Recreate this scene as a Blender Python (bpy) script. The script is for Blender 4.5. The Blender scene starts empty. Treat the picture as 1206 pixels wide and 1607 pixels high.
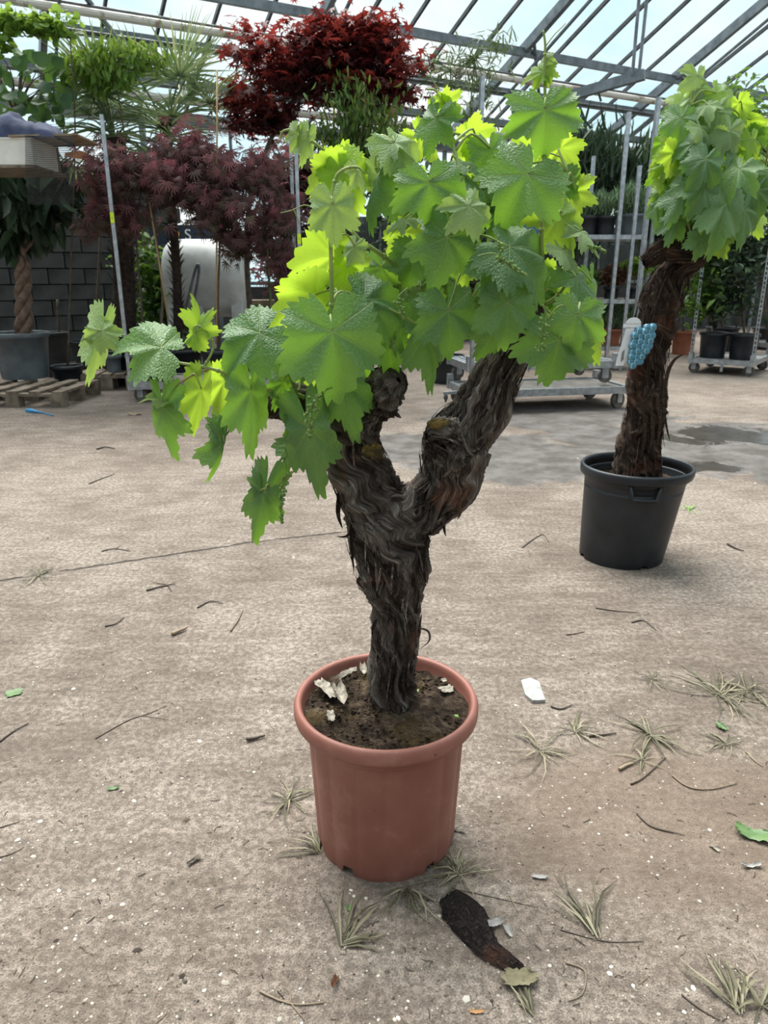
import bpy, math, random
import numpy as np
from mathutils import Vector, Matrix
R = math.radians
random.seed(7); RNG = np.random.default_rng(7)
scene = bpy.context.scene
COL = scene.collection
# ---------------------------------------------------------------- camera
FPX, PITCH, CH = 1140.0, R(18.0), 1.106
cam_d = bpy.data.cameras.new('camera'); cam = bpy.data.objects.new('camera', cam_d); COL.objects.link(cam)
cam.location = (0, 0, CH); cam.rotation_euler = (R(90) - PITCH, 0, 0)
cam_d.sensor_fit = 'VERTICAL'; cam_d.sensor_height = 36.0; cam_d.sensor_width = 27.0
cam_d.lens = 36.0 * FPX / 1607.0
cam_d.clip_start = 0.05; cam_d.clip_end = 300
cam_d.dof.use_dof = True; cam_d.dof.focus_distance = 1.42; cam_d.dof.aperture_fstop = 11.0
scene.camera = cam
# ---------------------------------------------------------------- world
w = bpy.data.worlds.new('sky'); scene.world = w; w.use_nodes = True
nt = w.node_tree; nt.nodes.clear()
out = nt.nodes.new('ShaderNodeOutputWorld'); bg = nt.nodes.new('ShaderNodeBackground')
tc = nt.nodes.new('ShaderNodeTexCoord'); mp = nt.nodes.new('ShaderNodeMapping'); mp.inputs['Scale'].default_value = (1, 1, 2.2)
no = nt.nodes.new('ShaderNodeTexNoise'); no.inputs['Scale'].default_value = 3.2; no.inputs['Detail'].default_value = 6
rp = nt.nodes.new('ShaderNodeValToRGB')
rp.color_ramp.elements[0].position = .38; rp.color_ramp.elements[0].color = (.62, .84, .92, 1)
rp.color_ramp.elements[1].position = .62; rp.color_ramp.elements[1].color = (1.0, 1.0, .99, 1)
nt.links.new(tc.outputs['Generated'], mp.inputs['Vector']); nt.links.new(mp.outputs['Vector'], no.inputs['Vector'])
nt.links.new(no.outputs['Fac'], rp.inputs['Fac']); nt.links.new(rp.outputs['Color'], bg.inputs['Color'])
bg.inputs['Strength'].default_value = .92
nt.links.new(bg.outputs['Background'], out.inputs['Surface'])
# sun behind thin cloud: very soft, high, from behind the plants on the left
sd = bpy.data.lights.new('veiled_sun', 'SUN'); sun = bpy.data.objects.new('veiled_sun', sd); COL.objects.link(sun)
sd.energy = 7.0; sd.angle = R(50); sd.color = (1.0, .945, .885)
sun.location = (-3, 6, 12); sun.rotation_euler = (R(-24), R(-12), 0)
scene.cycles.max_bounces = 6; scene.cycles.diffuse_bounces = 3; scene.cycles.glossy_bounces = 2; scene.cycles.transmission_bounces = 4; scene.cycles.transparent_max_bounces = 8
vs = scene.view_settings
vs.view_transform = 'Standard'; vs.look = 'None'; vs.gamma = 1.0; vs.use_curve_mapping = False; vs.exposure = 0.52

# ---------------------------------------------------------------- pixel -> place
CT, ST = math.cos(PITCH), math.sin(PITCH)
def ray(px, py):
    a = (px - 603) / FPX; b = (py - 803.5) / FPX
    return Vector((a, CT - b * ST, -ST - b * CT))
def P(px, py, Y):
    r = ray(px, py); return Vector((0, 0, CH)) + r * (Y / r.y)
def G(px, py, z=0.0):
    r = ray(px, py); return Vector((0, 0, CH)) + r * ((z - CH) / r.z)
def mpp(p):                                   # metres in one pixel at a point
    return (p[1] * CT - (p[2] - CH) * ST) / FPX

# ---------------------------------------------------------------- noise
def hash2(ix, iy, seed):
    h = (ix.astype(np.int64) * 374761393 + iy.astype(np.int64) * 668265263 + seed * 1442695041) & 0xffffffff
    h = ((h ^ (h >> 13)) * 1274126177) & 0xffffffff
    return ((h ^ (h >> 16)) & 0xffff) / 65535.0
def vnoise(x, y, seed=0, perx=None):
    x0 = np.floor(x); y0 = np.floor(y); fx = x - x0; fy = y - y0
    fx = fx * fx * (3 - 2 * fx); fy = fy * fy * (3 - 2 * fy)
    xa, xb = x0, x0 + 1
    if perx: xa = np.mod(xa, perx); xb = np.mod(xb, perx)
    a = hash2(xa, y0, seed); b = hash2(xb, y0, seed); c = hash2(xa, y0 + 1, seed); d = hash2(xb, y0 + 1, seed)
    return (a * (1 - fx) + b * fx) * (1 - fy) + (c * (1 - fx) + d * fx) * fy
def fbm(x, y, seed=0, o=4):
    s = 0; a = .5; t = 0
    for i in range(o):
        s = s + a * vnoise(x * 2 ** i, y * 2 ** i, seed + i); t += a; a *= .5
    return s / t

# ---------------------------------------------------------------- materials
MATS = {}
def nmat(name):
    m = bpy.data.materials.new(name); m.use_nodes = True; m.node_tree.nodes.clear(); return m
class N:
    def __init__(s, m): s.t = m.node_tree
    def n(s, typ, **k):
        x = s.t.nodes.new('ShaderNode' + typ)
        for a, b in k.items(): setattr(x, a, b)
        return x
    def l(s, a, b): s.t.links.new(a, b)
    def val(s, sock, v):
        if hasattr(v, 'is_linked') or hasattr(v, 'links'): s.l(v, sock)
        else: sock.default_value = v
    def math(s, op, a, b=0.0, c=None, clamp=False):
        x = s.n('Math', operation=op); x.use_clamp = clamp
        s.val(x.inputs[0], a); s.val(x.inputs[1], b)
        if c is not None: s.val(x.inputs[2], c)
        return x.outputs[0]
    def mix(s, f, a, b):
        x = s.n('Mix', data_type='RGBA'); s.val(x.inputs['Factor'], f)
        s.val(x.inputs[6], a); s.val(x.inputs[7], b); return x.outputs[2]
    def noise(s, scale, detail=4, vec=None, rough=.55, dist=0.0):
        x = s.n('TexNoise'); x.inputs['Scale'].default_value = scale; x.inputs['Detail'].default_value = detail
        x.inputs['Roughness'].default_value = rough; x.inputs['Distortion'].default_value = dist
        if vec is not None: s.l(vec, x.inputs['Vector'])
        return x.outputs['Fac']
    def ramp(s, f, stops):
        x = s.n('ValToRGB'); s.l(f, x.inputs['Fac']); e = x.color_ramp.elements
        e[0].position, e[0].color = stops[0][0], c4(stops[0][1]); e[1].position, e[1].color = stops[-1][0], c4(stops[-1][1])
        for p, c in stops[1:-1]: q = e.new(p); q.color = c4(c)
        return x.outputs['Color']
    def mr(s, v, a, b, c=0.0, d=1.0):
        x = s.n('MapRange'); x.interpolation_type = 'SMOOTHSTEP'
        s.val(x.inputs[0], v); s.val(x.inputs[1], a); s.val(x.inputs[2], b); s.val(x.inputs[3], c); s.val(x.inputs[4], d)
        return x.outputs[0]
    def bump(s, h, strength=.4, dist=.01):
        x = s.n('Bump'); x.inputs['Strength'].default_value = strength; x.inputs['Distance'].default_value = dist
        s.l(h, x.inputs['Height']); return x.outputs['Normal']
    def obj(s): return s.n('TexCoord').outputs['Object']
    def pos(s): return s.n('NewGeometry').outputs['Position']
    def out(s, sh): s.l(sh, s.n('OutputMaterial').inputs['Surface'])
    def pbsdf(s, col, rough=.6, metal=0.0, normal=None, spec=None):
        x = s.n('BsdfPrincipled'); s.val(x.inputs['Base Color'], c4(col) if isinstance(col, tuple) else col)
        s.val(x.inputs['Roughness'], rough); s.val(x.inputs['Metallic'], metal)
        if spec is not None: s.val(x.inputs['Specular IOR Level'], spec)
        if normal is not None: s.l(normal, x.inputs['Normal'])
        return x
def c4(c): return tuple(c) if len(c) == 4 else (c[0], c[1], c[2], 1.0)
def simple(name, c1, c2=None, scale=12, rough=.6, metal=0.0, bump=0.0, spec=None, detail=5, lo=.35, hi=.68):
    if name in MATS: return MATS[name]
    m = nmat(name); t = N(m); f = t.noise(scale, detail, t.obj())
    col = t.ramp(f, [(lo, c1), (hi, c2 or c1)])
    nr = t.bump(t.noise(scale * 5, 4, t.obj()), bump, .004) if bump else None
    t.out(t.pbsdf(col, rough, metal, nr, spec).outputs[0]); MATS[name] = m; return m
def foliage_mat(name, stops, trans=.35, tcol=None, rough=.5, spec=.35):
    m = nmat(name); t = N(m)
    a = t.n('Attribute', attribute_name='rnd').outputs['Fac']
    col = t.ramp(a, stops)
    p = t.pbsdf(col, rough, 0, None, spec)
    tr = t.n('BsdfTranslucent')
    if tcol: t.l(t.mix(.6, col, c4(tcol)), tr.inputs['Color'])
    else: t.l(col, tr.inputs['Color'])
    mx = t.n('MixShader'); mx.inputs[0].default_value = trans
    t.l(p.outputs[0], mx.inputs[1]); t.l(tr.outputs[0], mx.inputs[2]); t.out(mx.outputs[0]); return m

def vine_leaf_mat(name, base, base2, trans_col, trans=.42, vein=(.42, .52, .22), rough=.42):
    m = nmat(name); t = N(m)
    uv = t.n('UVMap').outputs['UV']; sx = t.n('SeparateXYZ'); t.l(uv, sx.inputs[0]); x, y = sx.outputs[0], sx.outputs[1]
    main = None; sec = None
    for ang in (0, 58, -58, 118, -118):
        s_, c_ = math.sin(R(ang)), math.cos(R(ang))
        a = t.math('ADD', t.math('MULTIPLY', x, s_), t.math('MULTIPLY', y, c_))
        b = t.math('ABSOLUTE', t.math('SUBTRACT', t.math('MULTIPLY', x, c_), t.math('MULTIPLY', y, s_)))
        pos = t.math('GREATER_THAN', a, 0.0)
        wd = t.math('SUBTRACT', .022, t.math('MULTIPLY', a, .016))
        k = t.math('MULTIPLY', t.mr(b, wd, t.math('MULTIPLY', wd, .25)), pos)
        # side veins as chevrons off the main vein
        sector = t.math('MULTIPLY', t.math('LESS_THAN', b, t.math('MULTIPLY', a, .56)), pos)
        ph = t.math('ABSOLUTE', t.math('SUBTRACT', t.math('FRACT', t.math('MULTIPLY', t.math('SUBTRACT', a, t.math('MULTIPLY', b, .8)), 6.5)), .5))
        q = t.math('MULTIPLY', t.mr(ph, .06, .01), sector)
        main = k if main is None else t.math('MAXIMUM', main, k)
        sec = q if sec is None else t.math('MAXIMUM', sec, q)
    v = t.math('MAXIMUM', main, t.math('MULTIPLY', sec, .45))
    nz = t.noise(9, 4, t.obj()); fine = t.noise(55, 3, uv)
    oi = t.n('ObjectInfo').outputs['Random']
    f = t.math('ADD', t.math('MULTIPLY', nz, .5), t.math('MULTIPLY', oi, .5))
    col = t.mix(t.mr(f, .25, .75), c4(base), c4(base2))
    col = t.mix(t.math('MULTIPLY', v, .55), col, c4(vein))
    vo = t.n('TexVoronoi'); vo.inputs['Scale'].default_value = 22; t.l(uv, vo.inputs['Vector'])
    h = t.math('ADD', t.math('MULTIPLY', v, -.7), t.math('ADD', t.math('MULTIPLY', fine, .25), t.math('MULTIPLY', vo.outputs['Distance'], -.5)))
    nr = t.bump(h, .75, .004)
    p = t.pbsdf(col, rough, 0, nr, .7); p.inputs['Sheen Weight'].default_value = .10; p.inputs['Sheen Roughness'].default_value = .4
    tr = t.n('BsdfTranslucent'); t.l(t.mix(t.math('MULTIPLY', v, .45), c4(trans_col), c4((trans_col[0] * .6, trans_col[1] * .6, trans_col[2] * .6))), tr.inputs['Color'])
    mx = t.n('MixShader'); mx.inputs[0].default_value = trans
    t.l(p.outputs[0], mx.inputs[1]); t.l(tr.outputs[0], mx.inputs[2]); t.out(mx.outputs[0]); return m

def bark_mat(name, lo, mid, hi):
    m = nmat(name); t = N(m)
    a = t.n('Attribute', attribute_name='rnd').outputs['Fac']
    fib = t.n('Attribute', attribute_name='fib').outputs['Vector']          # coordinates that run along the fibres
    n1 = t.noise(11, 4, fib, .6, .25); n2 = t.noise(30, 3, fib, .6); patch = t.noise(9, 3, t.obj())
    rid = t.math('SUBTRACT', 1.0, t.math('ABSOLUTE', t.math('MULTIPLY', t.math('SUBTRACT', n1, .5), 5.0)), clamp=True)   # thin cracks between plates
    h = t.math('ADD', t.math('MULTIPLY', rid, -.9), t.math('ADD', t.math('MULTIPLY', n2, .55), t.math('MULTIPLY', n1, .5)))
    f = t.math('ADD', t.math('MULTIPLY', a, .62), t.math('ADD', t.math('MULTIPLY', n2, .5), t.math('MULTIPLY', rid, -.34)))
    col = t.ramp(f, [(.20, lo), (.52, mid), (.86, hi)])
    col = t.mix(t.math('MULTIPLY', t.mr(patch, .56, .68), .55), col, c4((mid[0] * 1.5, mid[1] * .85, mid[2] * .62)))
    nr = t.bump(h, .95, .006)
    t.out(t.pbsdf(col, .85, 0, nr, .2).outputs[0]); return m

# ---------------------------------------------------------------- mesh builder
class MB:
    def __init__(s): s.v = []; s.f = []; s.r = []; s.uv = None
    def add(s, vs_, fs, rnd=None):
        k = len(s.v); s.v += [tuple(q) for q in vs_]; s.f += [tuple(i + k for i in f) for f in fs]
        s.r += list(rnd) if rnd is not None else [0.5] * len(vs_)
        return s
    def box(s, c, size, rz=0.0, mat=None):
        hx, hy, hz = size[0] / 2, size[1] / 2, size[2] / 2
        M = mat or Matrix.Rotation(rz, 3, 'Z'); c = Vector(c)
        vs_ = [c + M @ Vector((x * hx, y * hy, z * hz)) for x, y, z in ((-1,-1,-1),(1,-1,-1),(1,1,-1),(-1,1,-1),(-1,-1,1),(1,-1,1),(1,1,1),(-1,1,1))]
        return s.add(vs_, [(0,3,2,1),(4,5,6,7),(0,1,5,4),(1,2,6,5),(2,3,7,6),(3,0,4,7)])
    def bar(s, a, b, w, h=None, up=(0, 0, 1)):
        a, b = Vector(a), Vector(b); d = (b - a); L = d.length; d.normalize(); u = Vector(up)
        if abs(d.dot(u)) > .95: u = Vector((1, 0, 0))
        x = d.cross(u).normalized(); z = x.cross(d).normalized()
        M = Matrix((x, d, z)).transposed(); return s.box((a + b) / 2, (w, L, h or w), mat=M)
    def tube(s, pts, rad, n=8, caps=True, rnd=None):
        pts = [Vector(p) for p in pts]; k = len(pts)
        if not hasattr(rad, '__len__'): rad = [rad] * k
        d0 = (pts[1] - pts[0]).normalized(); u = Vector((0, 0, 1)) if abs(d0.z) < .9 else Vector((1, 0, 0))
        x = d0.cross(u).normalized(); vs_ = []
        for i, p in enumerate(pts):
            d = (pts[min(i + 1, k - 1)] - pts[max(i - 1, 0)]).normalized()
            x = (x - d * x.dot(d)).normalized(); y = d.cross(x)
            for j in range(n):
                a = 2 * math.pi * j / n; vs_.append(p + (x * math.cos(a) + y * math.sin(a)) * rad[i])
        fs = [(i * n + j, i * n + (j + 1) % n, (i + 1) * n + (j + 1) % n, (i + 1) * n + j) for i in range(k - 1) for j in range(n)]
        if caps: fs += [tuple(range(n - 1, -1, -1)), tuple((k - 1) * n + j for j in range(n))]
        return s.add(vs_, fs, [rnd if rnd is not None else .5] * len(vs_))
    def lathe(s, c, prof, n=48, rfun=None, zfun=None, closed=False):
        c = Vector(c); vs_ = []
        for i, (r, z) in enumerate(prof):
            for j in range(n):
                a = 2 * math.pi * j / n
                rr = r * (rfun(a, i) if rfun else 1.0); zz = z + (zfun(a, i) if zfun else 0.0)
                vs_.append(c + Vector((rr * math.cos(a), rr * math.sin(a), zz)))
        k = len(prof); fs = [(i * n + j, i * n + (j + 1) % n, (i + 1) * n + (j + 1) % n, (i + 1) * n + j) for i in range(k - 1) for j in range(n)]
        return s.add(vs_, fs)
    def ball(s, c, r, nu=8, nv=6, sc=(1, 1, 1), rnd=None):
        c = Vector(c); vs_ = [c + Vector((0, 0, r * sc[2]))]
        for i in range(1, nv):
            p = math.pi * i / nv
            for j in range(nu):
                a = 2 * math.pi * j / nu
                vs_.append(c + Vector((r * sc[0] * math.sin(p) * math.cos(a), r * sc[1] * math.sin(p) * math.sin(a), r * sc[2] * math.cos(p))))
        vs_.append(c - Vector((0, 0, r * sc[2]))); L = len(vs_) - 1
        fs = [(0, 1 + j, 1 + (j + 1) % nu) for j in range(nu)]
        for i in range(nv - 2):
            fs += [(1 + i * nu + j, 1 + (i + 1) * nu + j, 1 + (i + 1) * nu + (j + 1) % nu, 1 + i * nu + (j + 1) % nu) for j in range(nu)]
        fs += [(L, L - nu + (j + 1) % nu, L - nu + j) for j in range(nu)]
        return s.add(vs_, fs, [rnd if rnd is not None else .5] * len(vs_))
    def blade(s, pts, wid, up=(0, 0, 1), rnd=None, fold=.25):
        """a thin strap leaf along pts, V-folded, with taper"""
        pts = [Vector(p) for p in pts]; k = len(pts); vs_ = []
        for i, p in enumerate(pts):
            d = (pts[min(i + 1, k - 1)] - pts[max(i - 1, 0)]).normalized(); x = d.cross(Vector(up))
            if x.length < .05: x = d.cross(Vector((.3, 1, 0)))
            x.normalize(); z = x.cross(d); t = i / (k - 1)
            ww = wid * (min(1, .35 + 2.2 * t) * (1 - t ** 2.5) + .04)
            vs_ += [p - x * ww / 2 + z * ww * fold, p, p + x * ww / 2 + z * ww * fold]
        fs = []
        for i in range(k - 1):
            a = i * 3; fs += [(a, a + 1, a + 4, a + 3), (a + 1, a + 2, a + 5, a + 4)]
        return s.add(vs_, fs, [rnd if rnd is not None else .5] * len(vs_))
    def mesh(s, name, mat, smooth=False, auto=None):
        me = bpy.data.meshes.new(name); me.from_pydata(s.v, [], s.f)
        at = me.attributes.new('rnd', 'FLOAT', 'POINT'); at.data.foreach_set('value', np.array(s.r, dtype=np.float32))
        if mat and 'bark' in mat.name: me.attributes.new('fib', 'FLOAT_VECTOR', 'POINT').data.foreach_set('vector', (np.array(s.v, dtype=np.float32) * np.array([9, 9, 5], dtype=np.float32)).ravel())
        if mat: me.materials.append(mat)
        if smooth: me.polygons.foreach_set('use_smooth', [True] * len(me.polygons))
        me.update(); return me

def np_mesh(name, verts, faces, rnd, mat, smooth=False, fib=None):
    """verts (n,3), faces (m,k) arrays"""
    me = bpy.data.meshes.new(name); nv, (nf, k) = len(verts), faces.shape
    me.vertices.add(nv); me.vertices.foreach_set('co', verts.astype(np.float32).ravel())
    me.loops.add(nf * k); me.loops.foreach_set('vertex_index', faces.astype(np.int32).ravel())
    me.polygons.add(nf); me.polygons.foreach_set('loop_start', np.arange(0, nf * k, k, dtype=np.int32))
    if smooth: me.polygons.foreach_set('use_smooth', np.ones(nf, dtype=bool))
    at = me.attributes.new('rnd', 'FLOAT', 'POINT'); at.data.foreach_set('value', rnd.astype(np.float32))
    if fib is not None: me.attributes.new('fib', 'FLOAT_VECTOR', 'POINT').data.foreach_set('vector', fib.astype(np.float32).ravel())
    me.materials.append(mat); me.update(calc_edges=True); return me

def tag(o, label=None, cat=None, group=None, kind=None):
    if label: o['label'] = label
    if cat: o['category'] = cat
    if group: o['group'] = group
    if kind: o['kind'] = kind
    return o
def link(name, me, parent=None, loc=None):
    o = bpy.data.objects.new(name, me); COL.objects.link(o)
    if parent is not None: o.parent = parent
    if loc is not None: o.location = loc
    return o
def thing(name, loc, label=None, cat=None, group=None, kind=None, rz=0.0):
    o = bpy.data.objects.new(name, None); COL.objects.link(o); o.location = loc; o.rotation_euler = (0, 0, rz)
    o.empty_display_size = .1
    return tag(o, label, cat, group, kind)
def root_loc(o):
    l = Vector((0, 0, 0))
    while o is not None: l += o.location; o = o.parent
    return l
def part(root, name, mb, mat, smooth=False, local=False, kind=None, label=None):
    """mesh child; coordinates of mb are world unless local (roots of world parts are unrotated)"""
    if not local:
        l = root_loc(root); mb.v = [(q[0] - l.x, q[1] - l.y, q[2] - l.z) for q in mb.v]
    o = link(name, mb.mesh(name, mat, smooth), root)
    return tag(o, label, None, None, kind)
def solo(name, mb, mat, label, cat, group=None, kind=None, smooth=False, loc=None):
    vs_ = np.array(mb.v); l = Vector(loc) if loc is not None else Vector((float(vs_[:, 0].mean()), float(vs_[:, 1].mean()), float(vs_[:, 2].min())))
    mb.v = [(q[0] - l.x, q[1] - l.y, q[2] - l.z) for q in mb.v]
    o = link(name, mb.mesh(name, mat, smooth), None, l); return tag(o, label, cat, group, kind)
def wpart(root, name, me, label=None, kind=None):
    """mesh already in world coordinates under an unrotated root"""
    l = root_loc(root); o = link(name, me, root, (-l.x, -l.y, -l.z)); return tag(o, label, None, None, kind)
def catmull(pts, n):
    P_ = [np.array(p, dtype=float) for p in pts]; k = len(P_); o = []
    for i in range(n):
        t = i / (n - 1) * (k - 1); j = min(int(t), k - 2); u = t - j
        a = P_[max(j - 1, 0)]; b = P_[j]; c = P_[j + 1]; d = P_[min(j + 2, k - 1)]
        o.append(.5 * ((2 * b) + (-a + c) * u + (2 * a - 5 * b + 4 * c - d) * u * u + (-a + 3 * b - 3 * c + d) * u ** 3))
    return np.array(o)

# ---------------------------------------------------------------- foliage clouds
def T_star(lobes=5, inner=.32):
    v = [(0, 0, 0)]; k = lobes * 2
    angs = np.linspace(-135, 135, lobes); pts = []
    for i, a in enumerate(angs):
        L = 1.0 - abs(a) / 330.; pts.append((math.sin(R(a)) * L, math.cos(R(a)) * L, -.18 * L))
        if i < lobes - 1:
            b = (a + angs[i + 1]) / 2; pts.append((math.sin(R(b)) * inner, math.cos(R(b)) * inner, .03))
    v += pts; f = [(0, i + 1, i) for i in range(1, len(pts))]
    return np.array(v), np.array(f)
def T_oval(w=.42, fold=.12):
    v = np.array([(0, 0, 0), (-w / 2, .4, fold), (0, .45, 0), (w / 2, .4, fold), (-w * .35, .75, fold * .6), (0, .75, -.03), (w * .35, .75, fold * .6), (0, 1, -.1)])
    f = np.array([(0, 2, 1), (0, 3, 2), (1, 2, 5), (1, 5, 4), (2, 3, 6), (2, 6, 5), (4, 5, 7), (5, 6, 7)])
    return v, f
def T_round(n=9, w=1.0):
    v = [(0, .45, .0)]; 
    for i in range(n):
        a = 2 * math.pi * i / n; r = .5 * (1 - .25 * (math.cos(a) < -.8)); v.append((math.sin(a) * r * w, .45 + math.cos(a) * r, .08 * math.cos(2 * a)))
    return np.array(v), np.array([(0, 1 + (i + 1) % n, 1 + i) for i in range(n)])
def T_strip(w=.06):
    v = np.array([(-w / 2, 0, 0), (w / 2, 0, 0), (w / 2, .5, .04), (-w / 2, .5, .04), (0, 1, -.05)])
    return v, np.array([(0, 1, 2), (0, 2, 3), (3, 2, 4)])
def T_dissect():
    v = []; f = []
    for a in (-80, -52, -26, 0, 26, 52, 80):
        L = 1 - abs(a) / 260.; k = len(v); s_, c_ = math.sin(R(a)), math.cos(R(a))
        for (lx, ly, z) in ((-.035, .05, 0), (.035, .05, 0), (.06, .55, .0), (-.06, .55, .0), (0, 1, -.15)):
            ly *= L; v.append((lx * c_ + ly * s_, -lx * s_ + ly * c_, z))
        f += [(k, k + 1, k + 2), (k, k + 2, k + 3), (k + 3, k + 2, k + 4)]
    return np.array(v), np.array(f)
def cloud_mesh(name, pts, tmpl, size, mat, mode='random', rng=None, sizevar=.35, rnd=None):
    """pts (n,3) world. one joined mesh of leaf shapes"""
    rng = rng or RNG; n = len(pts); tv, tf = tmpl
    if mode == 'random':
        d = rng.normal(size=(n, 3)); d[:, 2] = d[:, 2] * .6 - .1
    elif mode == 'flat':
        d = rng.normal(size=(n, 3)); d[:, 2] = d[:, 2] * .25 - .25
    elif mode == 'droop':
        d = rng.normal(size=(n, 3)) * .45; d[:, 2] -= 1.0
    elif mode == 'up':
        d = rng.normal(size=(n, 3)) * .4; d[:, 2] += 1.0
    d /= np.linalg.norm(d, axis=1)[:, None] + 1e-9
    h = rng.normal(size=(n, 3)) * .45; h[:, 2] += 1.0
    if mode in ('droop', 'up'): h = rng.normal(size=(n, 3)); h[:, 1] -= .6
    x = np.cross(d, h); x /= np.linalg.norm(x, axis=1)[:, None] + 1e-9; z = np.cross(x, d)
    s = size * (1 + sizevar * (rng.random(n) * 2 - 1))
    V = (tv[None, :, 0:1] * x[:, None, :] + tv[None, :, 1:2] * d[:, None, :] + tv[None, :, 2:3] * z[:, None, :]) * s[:, None, None] + pts[:, None, :]
    k = len(tv); F = (tf[None] + (np.arange(n) * k)[:, None, None]).reshape(-1, tf.shape[1])
    r = rng.random(n) if rnd is None else rnd
    return np_mesh(name, V.reshape(-1, 3), F, np.repeat(r, k), mat)
def blob_pts(blobs, n, rng=None, shell=.55, clump=None):
    if clump:                                  # leaves gathered in pads at the branch ends
        nc, rad, flat = clump; rng = rng or RNG; c, t = blob_pts0(blobs, nc, rng, .25); k = rng.integers(0, nc, n)
        d = rng.normal(size=(n, 3)) * rad * np.array([1, 1, flat]) * (.6 + .8 * rng.random(nc))[k][:, None]
        return c[k] + d, np.clip(t[k] + .5 * np.sign(d[:, 2]) * np.minimum(1, np.abs(d[:, 2]) / (rad * flat + 1e-6)), -1, 1)
    return blob_pts0(blobs, n, rng, shell)
def blob_pts0(blobs, n, rng=None, shell=.55):
    """blobs: (px,py,rx,ry,depth[,depth radius]) -> n world points spread over the ellipsoids, denser near the skin"""
    rng = rng or RNG; vol = np.array([b[2] * b[3] for b in blobs], float); idx = rng.choice(len(blobs), n, p=vol / vol.sum())
    o = np.zeros((n, 3)); t = np.zeros(n)
    for i, b in enumerate(blobs):
        k = np.where(idx == i)[0]
        if not len(k): continue
        c = P(b[0], b[1], b[4]); m = mpp(c); d = rng.normal(size=(len(k), 3)); d /= np.linalg.norm(d, axis=1)[:, None]
        r = (shell + (1 - shell) * rng.random(len(k))) * np.where(rng.random(len(k)) < .25, rng.random(len(k)), 1)
        rd = b[5] if len(b) > 5 else min(b[2], b[3]) * m
        o[k] = np.array(c) + d * r[:, None] * np.array([b[2] * m, rd, b[3] * m]); t[k] = d[:, 2]
    return o, t

# ================================================================ SETTING
U = Vector((math.sin(R(61)), math.cos(R(61)), 0)); V = Vector((-math.cos(R(61)), math.sin(R(61)), 0))
VE, ZE, SL = 10.95, 3.2, math.tan(R(24)); VR = 4.2                       # eave, eave height, slope, ridge
def UV(u, v, z=0.0): q = U * u + V * v; return Vector((q.x, q.y, z))
def roofz(v): return ZE + (VE - v) * SL if v >= VR else ZE + (VE - VR) * SL - (VR - v) * SL
def RP(u, v, dz=0.0): return UV(u, v, roofz(v) + dz)
def roof_v(px, py):
    r = ray(px, py); o = Vector((0, 0, CH)); rv = r.dot(V)
    t = (ZE + VE * SL - CH) / (r.z + rv * SL); p = o + r * t; return p.dot(V), p.dot(U)

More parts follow.
